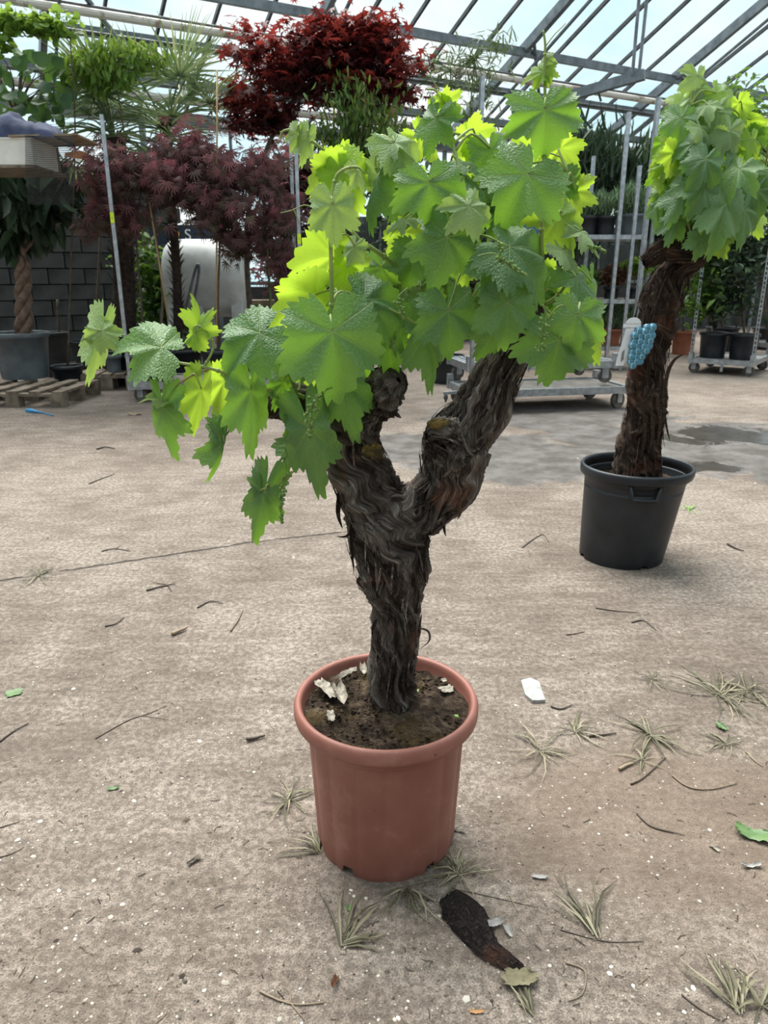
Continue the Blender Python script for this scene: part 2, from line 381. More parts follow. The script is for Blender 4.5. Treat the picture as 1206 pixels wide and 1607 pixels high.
# ---- floor
def ground_mat():
    m = nmat('dusty_concrete'); t = N(m); p = t.pos()
    big = t.noise(.9, 4, p, .6, .4); mid = t.noise(5, 5, p, .68); fine = t.noise(60, 4, p, .75); vfine = t.noise(300, 2, p, .7)
    mpn = t.n('Mapping'); mpn.inputs['Scale'].default_value = (1.0, 3.6, 1); mpn.inputs['Rotation'].default_value = (0, 0, R(-14)); t.l(p, mpn.inputs['Vector'])
    streak = t.noise(5, 5, mpn.outputs[0], .6)
    f = t.math('ADD', t.math('MULTIPLY', big, .45), t.math('ADD', t.math('MULTIPLY', mid, .3), t.math('MULTIPLY', streak, .3)))
    col = t.ramp(f, [(.37, (.140, .106, .083)), (.49, (.305, .247, .202)), (.60, (.500, .420, .355))])
    col = t.mix(t.mr(fine, .40, .62), t.mix(.65, col, c4((.095, .074, .058))), col)
    col = t.mix(t.mr(vfine, .35, .6), t.mix(.6, col, c4((.080, .062, .050))), col)
    sx = t.n('SeparateXYZ'); t.l(p, sx.inputs[0]); X, Y = sx.outputs[0], sx.outputs[1]
    def ell(c, rx, ry, nz, amp=.9):
        a = t.math('DIVIDE', t.math('SUBTRACT', X, c[0]), rx); b = t.math('DIVIDE', t.math('SUBTRACT', Y, c[1]), ry)
        d = t.math('SQRT', t.math('ADD', t.math('MULTIPLY', a, a), t.math('MULTIPLY', b, b)))
        return t.math('ADD', d, t.math('MULTIPLY', t.math('SUBTRACT', nz, .5), amp))
    # brown earth trodden over the slab on the right
    c = G(1090, 1300); e = ell(c, .52, .30, big, 1.6)
    col = t.mix(t.math('MULTIPLY', t.mr(e, 1.25, .55), .62), col, t.mix(mid, c4((.10, .066, .045)), c4((.24, .175, .13))))
    c = G(60, 1180); e = ell(c, .22, .16, mid, 1.6)
    col = t.mix(t.math('MULTIPLY', t.mr(e, 1.2, .4), .35), col, c4((.13, .10, .08)))
    # pale chips set in the concrete
    vo = t.n('TexVoronoi'); vo.inputs['Scale'].default_value = 70; t.l(p, vo.inputs['Vector'])
    chip = t.math('MULTIPLY', t.mr(vo.outputs['Distance'], .22, .12), t.math('GREATER_THAN', t.n('SeparateColor').outputs[0], 2.0))
    sc = t.n('SeparateColor'); t.l(vo.outputs['Color'], sc.inputs[0])
    chip = t.math('MULTIPLY', t.mr(vo.outputs['Distance'], .26, .14), t.math('GREATER_THAN', sc.outputs[0], .93))
    col = t.mix(t.math('MULTIPLY', chip, .75), col, c4((.62, .57, .49)))
    vo2 = t.n('TexVoronoi'); vo2.inputs['Scale'].default_value = 120; t.l(p, vo2.inputs['Vector'])
    sc2 = t.n('SeparateColor'); t.l(vo2.outputs['Color'], sc2.inputs[0])
    dk = t.math('MULTIPLY', t.mr(vo2.outputs['Distance'], .3, .15), t.math('GREATER_THAN', sc2.outputs[1], .88))
    col = t.mix(t.math('MULTIPLY', dk, .7), col, c4((.05, .042, .036)))
    # crack along the slab joint
    crack = None
    pts = [G(-60, 921), G(120, 893), G(400, 851), G(570, 832)]
    wob = t.math('MULTIPLY', t.math('SUBTRACT', t.noise(14, 2, p), .5), .035)
    for a, b in zip(pts[:-1], pts[1:]):
        d = (b - a); L = d.length; d /= L
        along = t.math('ADD', t.math('MULTIPLY', t.math('SUBTRACT', X, a.x), d.x), t.math('MULTIPLY', t.math('SUBTRACT', Y, a.y), d.y))
        acr = t.math('ABSOLUTE', t.math('ADD', wob, t.math('SUBTRACT', t.math('MULTIPLY', t.math('SUBTRACT', X, a.x), d.y), t.math('MULTIPLY', t.math('SUBTRACT', Y, a.y), d.x))))
        k = t.math('MULTIPLY', t.mr(acr, .011, .004), t.math('MULTIPLY', t.math('GREATER_THAN', along, -.01), t.math('LESS_THAN', along, L + .01)))
        crack = k if crack is None else t.math('MAXIMUM', crack, k)
    crack = t.math('MULTIPLY', crack, t.mr(t.noise(7, 3, p), .36, .5))
    col = t.mix(t.math('MULTIPLY', crack, .8), col, c4((.045, .036, .03)))
    # damp area and the standing water in it
    wn = t.noise(2.6, 4, p, .62, .5)
    wet = None
    for (px, py, rx, ry) in ((1130, 700, 1.25, .85), (800, 715, .72, .62), (660, 700, .42, .48), (860, 655, 1.1, .55)):
        e = ell(G(px, py), rx, ry, wn, 1.5); k = t.mr(e, 1.06, .92)
        wet = k if wet is None else t.math('MAXIMUM', wet, k)
    dry = t.mr(t.noise(6, 2, p), .60, .70)
    wet = t.math('MULTIPLY', wet, t.math('SUBTRACT', 1.0, t.math('MULTIPLY', dry, .35)))
    pud = t.mr(ell(G(1150, 684), .62, .38, wn, 3.0), 1.0, .75)
    pud = t.math('MAXIMUM', pud, t.mr(ell(G(1070, 735), .40, .15, wn, 3.0), 1.0, .75))
    col = t.mix(t.math('MULTIPLY', wet, .80), col, t.mix(t.mr(mid, .35, .65), c4((.055, .047, .042)), c4((.165, .155, .15))))
    # floor gets darker towards the back left
    far_dark = t.math('MULTIPLY', t.mr(Y, 6.0, 8.4), t.mr(X, .4, -1.6))
    col = t.mix(t.math('MULTIPLY', far_dark, .5), col, t.mix(mid, c4((.06, .052, .045)), c4((.17, .15, .125))))
    col = t.mix(t.math('MULTIPLY', pud, .75), col, c4((.045, .04, .036)))
    rough = t.math('SUBTRACT', .92, t.math('ADD', t.math('MULTIPLY', wet, .50), t.math('MULTIPLY', pud, .34)))
    h = t.math('ADD', t.math('ADD', t.math('MULTIPLY', mid, .5), t.math('MULTIPLY', fine, .45)), t.math('ADD', t.math('MULTIPLY', chip, .25), t.math('ADD', t.math('MULTIPLY', crack, -1.2), t.math('MULTIPLY', vfine, .25))))
    h = t.math('MULTIPLY', h, t.math('SUBTRACT', 1.0, t.math('MULTIPLY', pud, .95)))
    t.out(t.pbsdf(col, rough, 0, t.bump(h, .95, .016), .4).outputs[0]); return m
mb = MB(); n_ = 24
for i in range(n_ + 1):
    for j in range(n_ + 1): mb.v.append((-24 + 48 * i / n_, -8 + 48 * j / n_, 0)); mb.r.append(.5)
mb.f = [(i * (n_ + 1) + j, (i + 1) * (n_ + 1) + j, (i + 1) * (n_ + 1) + j + 1, i * (n_ + 1) + j + 1) for i in range(n_) for j in range(n_)]
floor = link('floor', mb.mesh('floor', ground_mat())); tag(floor, 'dusty grey concrete yard floor with a damp patch and a crack', 'floor', kind='structure')

# ---- metals
M_galv = simple('galvanised_steel', (.30, .33, .36), (.50, .54, .57), 22, .42, .85, .12)
M_roofsteel = simple('roof_steel', (.13, .15, .165), (.24, .27, .29), 9, .5, .6, .1)
M_darksteel = simple('dark_steel_rod', (.065, .07, .075), (.13, .135, .14), 9, .55, .5, .1)
M_paintpipe = simple('flaking_white_pipe', (.30, .23, .18), (.66, .62, .57), 6, .6, .1, .15, lo=.36, hi=.47)
M_timber = simple('old_timber', (.11, .085, .062), (.27, .215, .16), 11, .8, 0, .5)
def glass_mat():
    m = nmat('roof_glass'); t = N(m)
    tr = t.n('BsdfTransparent'); tr.inputs['Color'].default_value = (.955, .975, .98, 1)
    g = t.n('BsdfGlossy'); g.inputs['Roughness'].default_value = .08; g.inputs['Color'].default_value = (.8, .9, .95, 1)
    mx = t.n('MixShader'); mx.inputs[0].default_value = .05
    t.l(tr.outputs[0], mx.inputs[1]); t.l(g.outputs[0], mx.inputs[2]); t.out(mx.outputs[0]); return m
M_glass = glass_mat()

# ---- ceiling: glazed roof on purlins
ceil = thing('ceiling', (0, 0, 0), 'glazed greenhouse roof on grey steel purlins', 'roof', kind='structure')
U0, U1, DU = -5.4, 17.4, .6
pv = [VE] + sorted({round(roof_v(600, y)[0], 2) for y in (165, 110, 35)}, reverse=True) + [7.1, VR]
def quad_pane(a, b, c, d):
    nrm = (b - a).cross(d - a).normalized() * .004
    q = MB(); q.add([a, b, c, d, a + nrm, b + nrm, c + nrm, d + nrm], [(0,3,2,1),(4,5,6,7),(0,1,5,4),(1,2,6,5),(2,3,7,6),(3,0,4,7)]); return q
us = np.arange(U0, U1 + .01, DU)
for k in range(len(us) - 1):
    for a, b in ((VE + .1, pv[2]), (pv[2], pv[-2]), (pv[-2], VR)):
        part(ceil, 'pane', quad_pane(RP(us[k] + .02, a, .06), RP(us[k + 1] - .02, a, .06), RP(us[k + 1] - .02, b, .06), RP(us[k] + .02, b, .06)), M_glass)
for k in range(0, len(us) - 1, 4):
    part(ceil, 'pane', quad_pane(RP(us[k] + .02, VR, .06), RP(us[min(k + 4, len(us) - 1)] - .02, VR, .06), RP(us[min(k + 4, len(us) - 1)] - .02, -3, .06), RP(us[k] + .02, -3, .06)), M_glass)
for k, u in enumerate(us):
    main = (k % 5 == 1)
    w_, h_ = (.07, .13) if main else (.032, .05)
    part(ceil, 'rafter' if main else 'glazing_bar', MB().bar(RP(u, VE + .1, -.0 if main else .03), RP(u, VR, -.0 if main else .03), w_, h_), M_roofsteel if main else M_darksteel)
    if main:
        part(ceil, 'tie_rod', MB().bar(RP(u + .09, VE - .1, -.30), RP(u + .09, VR, -.12), .03), M_roofsteel)
        part(ceil, 'rafter', MB().bar(RP(u, VR), RP(u, -3), .07, .13), M_roofsteel)
for v in pv[:-1]:
    part(ceil, 'purlin', MB().bar(RP(U0, v, -.05), RP(U1, v, -.05), .06, .10), M_roofsteel)
part(ceil, 'ridge', MB().bar(RP(U0, VR), RP(U1, VR), .12, .14), M_roofsteel)
# heating pipe and rods below the glass (real pipes hung along the purlins)
def hung(px, py, drop, rad, mat, name):
    v, _ = roof_v(px, py); dz = -drop
    # move the line so that it still hangs below this point of the roof
    r = ray(px, py); rv = r.dot(V); t_ = (ZE + VE * SL + dz - CH) / (r.z + rv * SL); p = Vector((0, 0, CH)) + r * t_
    part(ceil, name, MB().tube([UV(U0, p.dot(V), p.z), UV(U1, p.dot(V), p.z)], rad, 10), mat)
hung(632, 97, .28, .042, M_paintpipe, 'heating_pipe')
hung(632, 90, .20, .024, M_darksteel, 'tension_rod')
hung(632, 123, .15, .022, M_darksteel, 'tension_rod')
hung(300, 140, .12, .022, M_darksteel, 'tension_rod')
hung(300, 163, .18, .020, M_darksteel, 'tension_rod')
hung(640, 196, .25, .042, M_paintpipe, 'heating_pipe')
# hanging bracket with its two rods at the right
b0, b1 = P(805, 176, 8.6), P(1012, 117, 7.9)
part(ceil, 'bracket_beam', MB().bar(b0, b1, .07, .09), M_roofsteel)
for px in (993, 1003): 
    q = P(px, 119, 7.93); part(ceil, 'hanger_rod', MB().tube([q, Vector((q.x + (.03 if px > 1000 else -.02), q.y, roofz(q.dot(V)) - .02))], .016, 6), M_roofsteel)
for u in us[1::5]:
    part(ceil, 'brace', MB().bar(RP(u, pv[2] - .9, -.02), RP(u + .75, pv[2] - .2, -.28), .04), M_roofsteel)
# gutter and columns on the eave
part(ceil, 'gutter', MB().bar(UV(U0, VE, ZE - .1), UV(U1, VE, ZE - .1), .16, .14), M_roofsteel)

# ---- back wall: blocks on the left, low wall and glazing on the right
M_block = simple('grimy_block', (.026, .028, .029), (.085, .088, .085), 3, .9, 0, .6)
wall = thing('wall_back', (0, 0, 0), 'grimy block wall and glazed side of the greenhouse', 'wall', kind='structure')
mb = MB(); mb.bar(UV(-6, VE + .14, .05), UV(U1, VE + .14, .05), .16, .9 * 2); part(wall, 'plinth', mb, M_block)
part(wall, 'mortar_core', MB().bar(UV(-6, VE + .13, 1.2), UV(2.65, VE + .13, 1.2), .16, 2.4), M_block)
bw, bh = .45, .2
bm = MB().box((0, 0, 0), (bw - .014, .14, bh - .014)).mesh('block', M_block)
for r_ in range(12):
    for c_ in range(-5, 6):
        u = c_ * bw + (bw / 2 if r_ % 2 else 0) + .1
        if u > 2.6: continue
        p = UV(u, VE - .0 + random.uniform(-.006, .006), bh * (r_ + .5)); o = link('block', bm, wall, p); o.rotation_euler = (0, 0, R(29))
for k, u in enumerate(us):
    if k % 2 == 1:
        part(wall, 'mullion', MB().bar(UV(u, VE, 0), UV(u, VE, ZE), .07 if k % 4 == 1 else .04), M_roofsteel)
for k in range(0, len(us) - 1, 2):
    z0 = 2.42 if us[k] < 1.6 else .95
    part(wall, 'pane', quad_pane(UV(us[k] + .03, VE + .02, z0), UV(us[min(k + 2, len(us) - 1)] - .03, VE + .02, z0), UV(us[min(k + 2, len(us) - 1)] - .03, VE + .02, ZE - .1), UV(us[k] + .03, VE + .02, ZE - .1)), M_glass)
part(wall, 'apron_wall', MB().bar(UV(5.2, VE + .12, 1.0), UV(U1, VE + .12, 1.0), .14, 2.0), M_block)
part(wall, 'rail', MB().bar(UV(2.6, VE, 1.0), UV(U1, VE, 1.0), .05), M_roofsteel)
part(wall, 'rail', MB().bar(UV(U0, VE, 2.42), UV(U1, VE, 2.42), .05), M_roofsteel)

# ---- unseen walls added behind the camera and at both ends to block light
wf = thing('wall_front_added', (0, 0, 0), 'unseen block wall added behind the camera to cut frontal light', 'wall', kind='structure')
part(wf, 'blocker_slab', MB().bar(UV(U0, -3.1, 1.3), UV(U1, -3.1, 1.3), .16, 2.6), M_block)
wl = thing('wall_left_added', (0, 0, 0), 'unseen left end wall added to cut light', 'wall', kind='structure')
part(wl, 'blocker_slab', MB().bar(UV(U0 - .1, -3, 1.3), UV(U0 - .1, VE, 1.3), .16, 2.6), M_block)
wr = thing('wall_right_added', (0, 0, 0), 'unseen right end wall added to cut light', 'wall', kind='structure')
part(wr, 'blocker_slab', MB().bar(UV(U1 + .1, -3, 1.3), UV(U1 + .1, VE, 1.3), .16, 2.6), M_block)

# ================================================================ GRAPEVINE IN THE TERRACOTTA POT
def leaf_mesh(name, seed, fold=.2, curl=.25, wave=.07, teeth=1.0, n=116, mat=None, cup=0.0, lobed=1.0):
    rg = np.random.default_rng(seed)
    key_a = [0, 30, 60, 90, 120, 158, 180]; key_r = [1.0, .82 - .22 * lobed, .90, .76 - .24 * lobed, .76, .60, .14]
    phi = np.linspace(-180, 180, n, endpoint=False); ap = np.abs(phi)
    r = np.zeros(n)
    for i in range(6):
        k = (ap >= key_a[i]) & (ap <= key_a[i + 1]); t = (ap[k] - key_a[i]) / (key_a[i + 1] - key_a[i]); t = t * t * (3 - 2 * t)
        r[k] = key_r[i] * (1 - t) + key_r[i + 1] * t
    r *= 1 + .05 * np.interp(phi, np.linspace(-180, 180, 13), rg.normal(size=13))
    tooth = np.where(np.arange(n) % 4 == 0, .085, np.where(np.arange(n) % 4 == 1, .05, np.where(np.arange(n) % 4 == 2, .0, -.055))) * teeth * (ap < 165)
    rr = r * (1 + tooth)
    rings = [.30, .58, .82, 1.0]; vs_ = [(0., 0., 0.)]; fl = [(0., 0.)]
    ph0 = rg.random() * 6.28; ph1 = rg.random() * 6.28
    def lift(x, y, f):
        R_ = math.hypot(x, y); a = math.atan2(x, y)
        z = -fold * abs(x) * (.4 + .6 * min(1, abs(x))) - curl * (max(0, y) ** 2) - cup * R_ * R_
        z += wave * R_ * R_ * (math.sin(5 * a + ph0) + .6 * math.sin(8 * a + ph1))
        z -= .085 * math.cos(2 * math.pi * a / R(59)) * R_ * min(1, 3.2 - abs(a)) + .16 * R_ ** 3      # veins run in valleys, margins roll down
        return z
    for q in rings:
        for i in range(n):
            rad = (r[i] if q < 1 else rr[i]) * q; a = R(phi[i]); x, y = math.sin(a) * rad, math.cos(a) * rad
            vs_.append((x, y, lift(x, y, q))); fl.append((x, y))
    fs = [(0, 1 + (i + 1) % n, 1 + i) for i in range(n)]
    for k in range(len(rings) - 1):
        a = 1 + k * n; b = a + n
        fs += [(a + i, a + (i + 1) % n, b + (i + 1) % n, b + i) for i in range(n)]
    me = bpy.data.meshes.new(name); me.from_pydata(vs_, [], fs)
    uvl = me.uv_layers.new(name='UVMap'); li = np.zeros(len(me.loops), dtype=np.int32); me.loops.foreach_get('vertex_index', li)
    uvl.data.foreach_set('uv', np.array(fl, dtype=np.float32)[li].ravel())
    me.polygons.foreach_set('use_smooth', [True] * len(me.polygons)); me.materials.append(mat); me.update(); return me
ML_n = vine_leaf_mat('vine_leaf_green', (.062, .160, .050), (.115, .230, .078), (.30, .58, .035), .32, rough=.40)
ML_y = vine_leaf_mat('vine_leaf_backlit', (.13, .28, .03), (.19, .36, .05), (.50, .72, .05), .50, (.5, .6, .16))  # backlight put into the colour: yellower, brighter copy of the green leaf
ML_g = vine_leaf_mat('vine_leaf_young_downy', (.19, .31, .11), (.27, .40, .17), (.45, .64, .10), .34, (.5, .6, .34), .55)
M_shoot = simple('green_shoot', (.20, .29, .06), (.30, .36, .10), 30, .5)
M_shoot_red = simple('reddish_shoot', (.20, .11, .05), (.27, .27, .08), 20, .5)
LEAVES = {k: [leaf_mesh('leaf', 10 + i, mat=m, **a) for i, a in enumerate((
    dict(fold=.14, curl=.16, wave=.10, lobed=.35), dict(fold=.30, curl=.26, wave=.13, lobed=.7), dict(fold=.46, curl=.14, wave=.10, lobed=.5),
    dict(fold=.16, curl=.46, wave=.15, lobed=.6), dict(fold=-.20, curl=.20, wave=.16, lobed=.3), dict(fold=.90, curl=.28, wave=.11, lobed=.8)))] for k, m in (('n', ML_n), ('y', ML_y), ('g', ML_g))}
def place_leaf(root, J, T, width, kind, var, hint, samples=None, pet=True, roll=0.0):
    y = (T - J); L = y.length; y.normalize(); h = Vector(hint).normalized(); z = (h - y * h.dot(y))
    if z.length < .05: z = Vector((.2, -1, .3)); z = z - y * z.dot(y)
    z.normalize(); z = Matrix.Rotation(roll, 3, y) @ z; x = y.cross(z)
    s = width / 1.46
    M = Matrix(((x.x * s, y.x * L, z.x * (s + L) / 2, 0), (x.y * s, y.y * L, z.y * (s + L) / 2, 0), (x.z * s, y.z * L, z.z * (s + L) / 2, 0), (0, 0, 0, 1)))
    o = link('leaf', LEAVES[kind][var % 6], root); M.translation = J - root_loc(root); o.matrix_basis = M
    return o

def bark_tube(pts, radii, seed, nt=96, ns=200, amp=.16, twist=1.2, ecc=.0, knot=False):
    """trunk with long fissured strands running along it"""
    c = catmull(pts, ns); r = np.interp(np.linspace(0, len(radii) - 1, ns), range(len(radii)), radii)
    d = np.gradient(c, axis=0); d /= np.linalg.norm(d, axis=1)[:, None]
    ds = np.concatenate([[0], np.cumsum(np.linalg.norm(np.diff(c, axis=0), axis=1))])
    x = np.cross(d[0], [0.3, 1, .1]); x /= np.linalg.norm(x); X = []; Yv = []
    for i in range(ns):
        x = x - d[i] * x.dot(d[i]); x /= np.linalg.norm(x); X.append(x); Yv.append(np.cross(d[i], x))
    X, Yv = np.array(X), np.array(Yv)
    th = np.linspace(0, 1, nt, endpoint=False)[None, :].repeat(ns, 0); s = ds[:, None].repeat(nt, 1)
    warp = (vnoise(th * 4, s * 22, seed + 5, 4) - .5) * .14 + (vnoise(th * 8, s * 55, seed + 6, 8) - .5) * .045
    tw = th + twist * s + warp
    a1 = 1 - np.abs(2 * vnoise(tw * 9, s * 5, seed, 9) - 1); a2 = 1 - np.abs(2 * vnoise(tw * 21, s * 11, seed + 1, 21) - 1); a3 = 1 - np.abs(2 * vnoise(tw * 44, s * 26, seed + 2, 44) - 1)
    lump = vnoise(th * 3, s * 12, seed + 3, 3) - .5
    flake = (vnoise(tw * 16, s * 30, seed + 9, 16) > .62) * 1.0
    if knot:
        a1 = 1 - np.abs(2 * vnoise(th * 5 + s * 9, s * 60, seed, 5) - 1); a2 = 1 - np.abs(2 * vnoise(th * 13, s * 130, seed + 1, 13) - 1)
    h = .36 * a1 ** 1.8 + .40 * a2 ** 1.8 + .26 * a3 ** 1.5 + .16 * flake
    rr = r[:, None] * (1 + lump * .35) * (1 + ecc * np.cos(4 * np.pi * th)) + np.minimum(r[:, None], .06) * amp * 2.0 * (h - .55)
    ang = 2 * np.pi * th
    Vv = c[:, None, :] + rr[..., None] * (np.cos(ang)[..., None] * X[:, None, :] + np.sin(ang)[..., None] * Yv[:, None, :])
    vs_ = Vv.reshape(-1, 3); idx = np.arange(ns * nt).reshape(ns, nt)
    f = np.stack([idx[:-1], np.roll(idx, -1, 1)[:-1], np.roll(idx, -1, 1)[1:], idx[1:]], -1).reshape(-1, 4)
    # end caps as rounded domes: collapse last ring inwards
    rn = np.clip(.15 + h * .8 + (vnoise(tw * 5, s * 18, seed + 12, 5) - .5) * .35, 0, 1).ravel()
    fb = np.stack([np.cos(2 * np.pi * tw), np.sin(2 * np.pi * tw), s * (2.2 if not knot else 9.0) + seed], -1).reshape(-1, 3)
    return vs_, f, rn, (c, r, X, Yv), fb
def domed(radii, end=True): return list(radii)
def join_tubes(tubes):
    vs_, fs, rn, k = [], [], [], 0
    for t in tubes: vs_.append(t[0]); fs.append(t[1] + k); rn.append(t[2]); k += len(t[0])
    return np.concatenate(vs_), np.concatenate(fs), np.concatenate(rn), np.concatenate([t[4] for t in tubes])
def shreds(tubes, n, seed, lmin=.02, lmax=.07, wmin=.002, wmax=.006, lift=.014):
    """peeling strips of bark, lifted off at their lower end"""
    rg = random.Random(seed); mb = MB()
    for _ in range(n):
        c, r, X, Yv = rg.choice(tubes)[3]; k = len(c); L = rg.uniform(lmin, lmax); a = rg.random() * 6.283
        i0 = rg.randrange(int(k * .06), int(k * .92)); st = np.linalg.norm(c[1] - c[0]); ni = max(4, int(L / st)); sg = rg.choice((-1, -1, 1))
        pts = []; wv = rg.uniform(-.25, .25); lf = lift * rg.uniform(.2, 1.2)
        for q in range(6):
            t = q / 5; i = min(max(int(i0 + sg * ni * t), 0), k - 1); aa = a + wv * t
            out_ = np.cos(aa) * X[i] + np.sin(aa) * Yv[i]
            pts.append(Vector(c[i] + out_ * (r[i] * 1.02 + lf * t * t * 1.3)))
        i = i0; out_ = Vector(np.cos(a) * X[i] + np.sin(a) * Yv[i])
        mb.blade(pts, rg.uniform(wmin, wmax), up=out_, rnd=rg.random(), fold=.3)
    return mb
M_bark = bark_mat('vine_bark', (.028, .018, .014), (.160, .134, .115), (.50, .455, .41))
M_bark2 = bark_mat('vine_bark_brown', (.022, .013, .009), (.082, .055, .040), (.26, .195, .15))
def soil_mat():
    m = nmat('potting_soil'); t = N(m); p = t.obj(); f = t.noise(16, 6, p, .65); g = t.noise(70, 5, p, .7)
    col = t.ramp(t.math('ADD', t.math('MULTIPLY', f, .5), t.math('MULTIPLY', g, .5)), [(.38, (.012, .008, .006)), (.5, (.050, .034, .023)), (.60, (.135, .098, .066))])
    col = t.mix(t.math('MULTIPLY', t.mr(t.noise(11, 4, p), .56, .66), .45), col, c4((.085, .058, .018)))
    t.out(t.pbsdf(col, .95, 0, t.bump(g, .9, .02), .15).outputs[0]); return m
M_soil = soil_mat()
def soil_disc(c, rad, seed, amp=.02, n=90, m=34):
    c = Vector(c); vs_ = [(c.x, c.y, c.z + amp * .5)]; rn = [.5]
    for i in range(1, m + 1):
        for j in range(n):
            a = 2 * math.pi * j / n; r = rad * i / m; x, y = math.cos(a) * r, math.sin(a) * r
            z = float(fbm(np.array([x * 14 + 40]), np.array([y * 14 + 40]), seed, 4)[0] - .5) * amp * 2.4 * min(1, (m - i) / 4 + .35) + amp * .55 * (1 - (i / m) ** 2)
            z += float(vnoise(np.array([x * 120 + 90]), np.array([y * 120 + 90]), seed + 3)[0] - .5) * amp * .45
            vs_.append((c.x + x, c.y + y, c.z + z)); rn.append(.5)
    fs = [(0, 1 + j, 1 + (j + 1) % n) for j in range(n)]
    for i in range(m - 1):
        a = 1 + i * n; b = a + n; fs += [(a + j, b + j, b + (j + 1) % n, a + (j + 1) % n) for j in range(n)]
    mb = MB(); mb.add(vs_, fs, rn); return mb

def terracotta_mat():
    m = nmat('terracotta_plastic'); t = N(m); p = t.obj()
    f = t.noise(7, 5, p, .6); col = t.ramp(f, [(.3, (.245, .092, .068)), (.7, (.320, .132, .100))])
    vo = t.n('TexVoronoi'); vo.inputs['Scale'].default_value = 46; t.l(p, vo.inputs['Vector']); sc = t.n('SeparateColor'); t.l(vo.outputs['Color'], sc.inputs[0])
    sp = t.math('MULTIPLY', t.mr(vo.outputs['Distance'], .17, .10), t.math('GREATER_THAN', sc.outputs[0], .90))
    col = t.mix(t.math('MULTIPLY', sp, .8), col, c4((.03, .018, .014)))
    dust = t.mr(t.noise(14, 6, p, .7), .52, .72); col = t.mix(t.math('MULTIPLY', dust, .25), col, c4((.50, .27, .21)))
    t.out(t.pbsdf(col, .5, 0, t.bump(t.noise(30, 3, p), .08, .004), .4).outputs[0]); return m
PC = G(606, 1302); PH = .322
vine = thing('potted_grapevine', PC, 'old grapevine with forked gnarled trunk in ribbed terracotta-coloured pot in the foreground', 'grapevine')
def flute(a, i):
    if i > 8: return 1.0
    t = (a * 16 / (2 * math.pi)) % 1.0; k = .5 - .5 * math.cos(2 * math.pi * t)
    return 1 + .020 * (k ** .45) - .010
def notch(a, i):
    if i > 1: return 0.0
    for a0 in (-122, -52, 128, 38, -5):
        d = (math.degrees(a) - a0 + 180) % 360 - 180
        if abs(d) < 4.5: return .0175 if i == 0 else .0098
    return 0.0
prof = [(.139, 0), (.1405, .008), (.1415, .02), (.143, .06), (.146, .12), (.149, .18), (.1515, .23), (.153, .262), (.1535, .266), (.1535, .266),
        (.1585, .267), (.1595, .269), (.1605, .289), (.170, .2895), (.1765, .290), (.1797, .293), (.1808, .300), (.1808, .311), (.178, .318), (.174, .3215), (.169, .321), (.1655, .317), (.1645, .308), (.160, .29), (.148, .25), (.132, .03), (.0, .028)]
mb = MB().lathe(PC, prof, 192, flute, notch); pot = part(vine, 'pot', mb, terracotta_mat(), True)
part(pot, 'soil', soil_disc(PC + Vector((0, 0, .297)), .1625, 5, .018), M_soil, True)
mb = MB(); rg = random.Random(19)
for _ in range(420):
    a = rg.random() * 6.283; q = math.sqrt(rg.random()) * .152; r_ = rg.uniform(.0015, .0048)
    mb.ball(PC + Vector((math.cos(a) * q, math.sin(a) * q, .302 + .008 * (1 - (q / .16) ** 2) + rg.uniform(-.005, .004))), r_, 6, 4, (1, rg.uniform(.6, 1), rg.uniform(.5, .9)))
part(pot, 'soil_crumbs', mb, M_soil, True, kind='stuff')
# --- trunk
Y0 = PC.y
def W(px, py, dy=0.0): return P(px, py, Y0 + dy)
def path(l, dy=0.0): return [W(a, b, (c[0] if c else 0) + dy) for a, b, *c in l]
k1 = mpp(W(612, 900)); k2 = mpp(W(700, 700))
base = W(612, 1092, .01); base.z = .27
main_t = bark_tube([base, W(617, 1050), W(622, 985), W(623, 942), W(618, 902), W(611, 855), W(603, 805), W(592, 775)],
                   [k1 * q for q in (37, 33, 33, 35, 54, 60, 58, 40)], 11, 150, 300, .26)
left_t = bark_tube(path([(610, 850), (590, 800), (570, 752), (560, 712), (563, 672), (580, 640), (597, 618), (606, 596), (600, 575)]),
                   [k2 * q for q in (38, 47, 48, 41, 30, 27, 31, 29, 12)], 23, 140, 260, .26)
right_t = bark_tube(path([(612, 858), (640, 815), (675, 788), (702, 760), (709, 722), (713, 690), (746, 656), (768, 622), (782, 590), (800, 560), (812, 532), (826, 500), (838, 470)]),
                    [k2 * q for q in (34, 44, 40, 43, 47, 46, 38, 37, 33, 30, 28, 22, 12)], 37, 140, 300, .26)
burl_t = bark_tube(path([(718, 705), (702, 694, -.03), (684, 684, -.048), (670, 684, -.052)]), [k2 * q for q in (34, 33, 26, 6)], 41, 100, 80, .30, .6, knot=True)
burl2 = bark_tube(path([(722, 730, -.01), (712, 712, -.045), (722, 690, -.052)]), [k2 * q for q in (28, 25, 6)], 43, 80, 60, .24, .6, knot=True)
knob = bark_tube(path([(592, 640, -.0), (605, 618, -.03), (618, 602, -.045), (626, 596, -.05)]), [k2 * q for q in (26, 29, 22, 5)], 47, 90, 70, .34, .6, knot=True)
arm_t = bark_tube(path([(568, 690), (535, 660, -.02), (480, 636, -.01), (425, 632, .02), (380, 622, .03), (352, 634, .03)]), [k2 * q for q in (24, 24, 27, 24, 17, 6)], 53, 72, 150, .24)
top_t = bark_tube(path([(826, 505), (790, 470, .06), (730, 450, .08), (660, 434, .07), (600, 432, .05), (575, 440, .04)]), [k2 * q for q in (16, 18, 18, 19, 16, 5)], 59, 64, 150, .24)
tubes1 = [main_t, left_t, right_t, burl_t, burl2, knob, arm_t, top_t]
a, b, c_, fb_ = join_tubes(tubes1); trunk = wpart(vine, 'trunk', np_mesh('trunk', a, b, c_, M_bark, True, fb_))
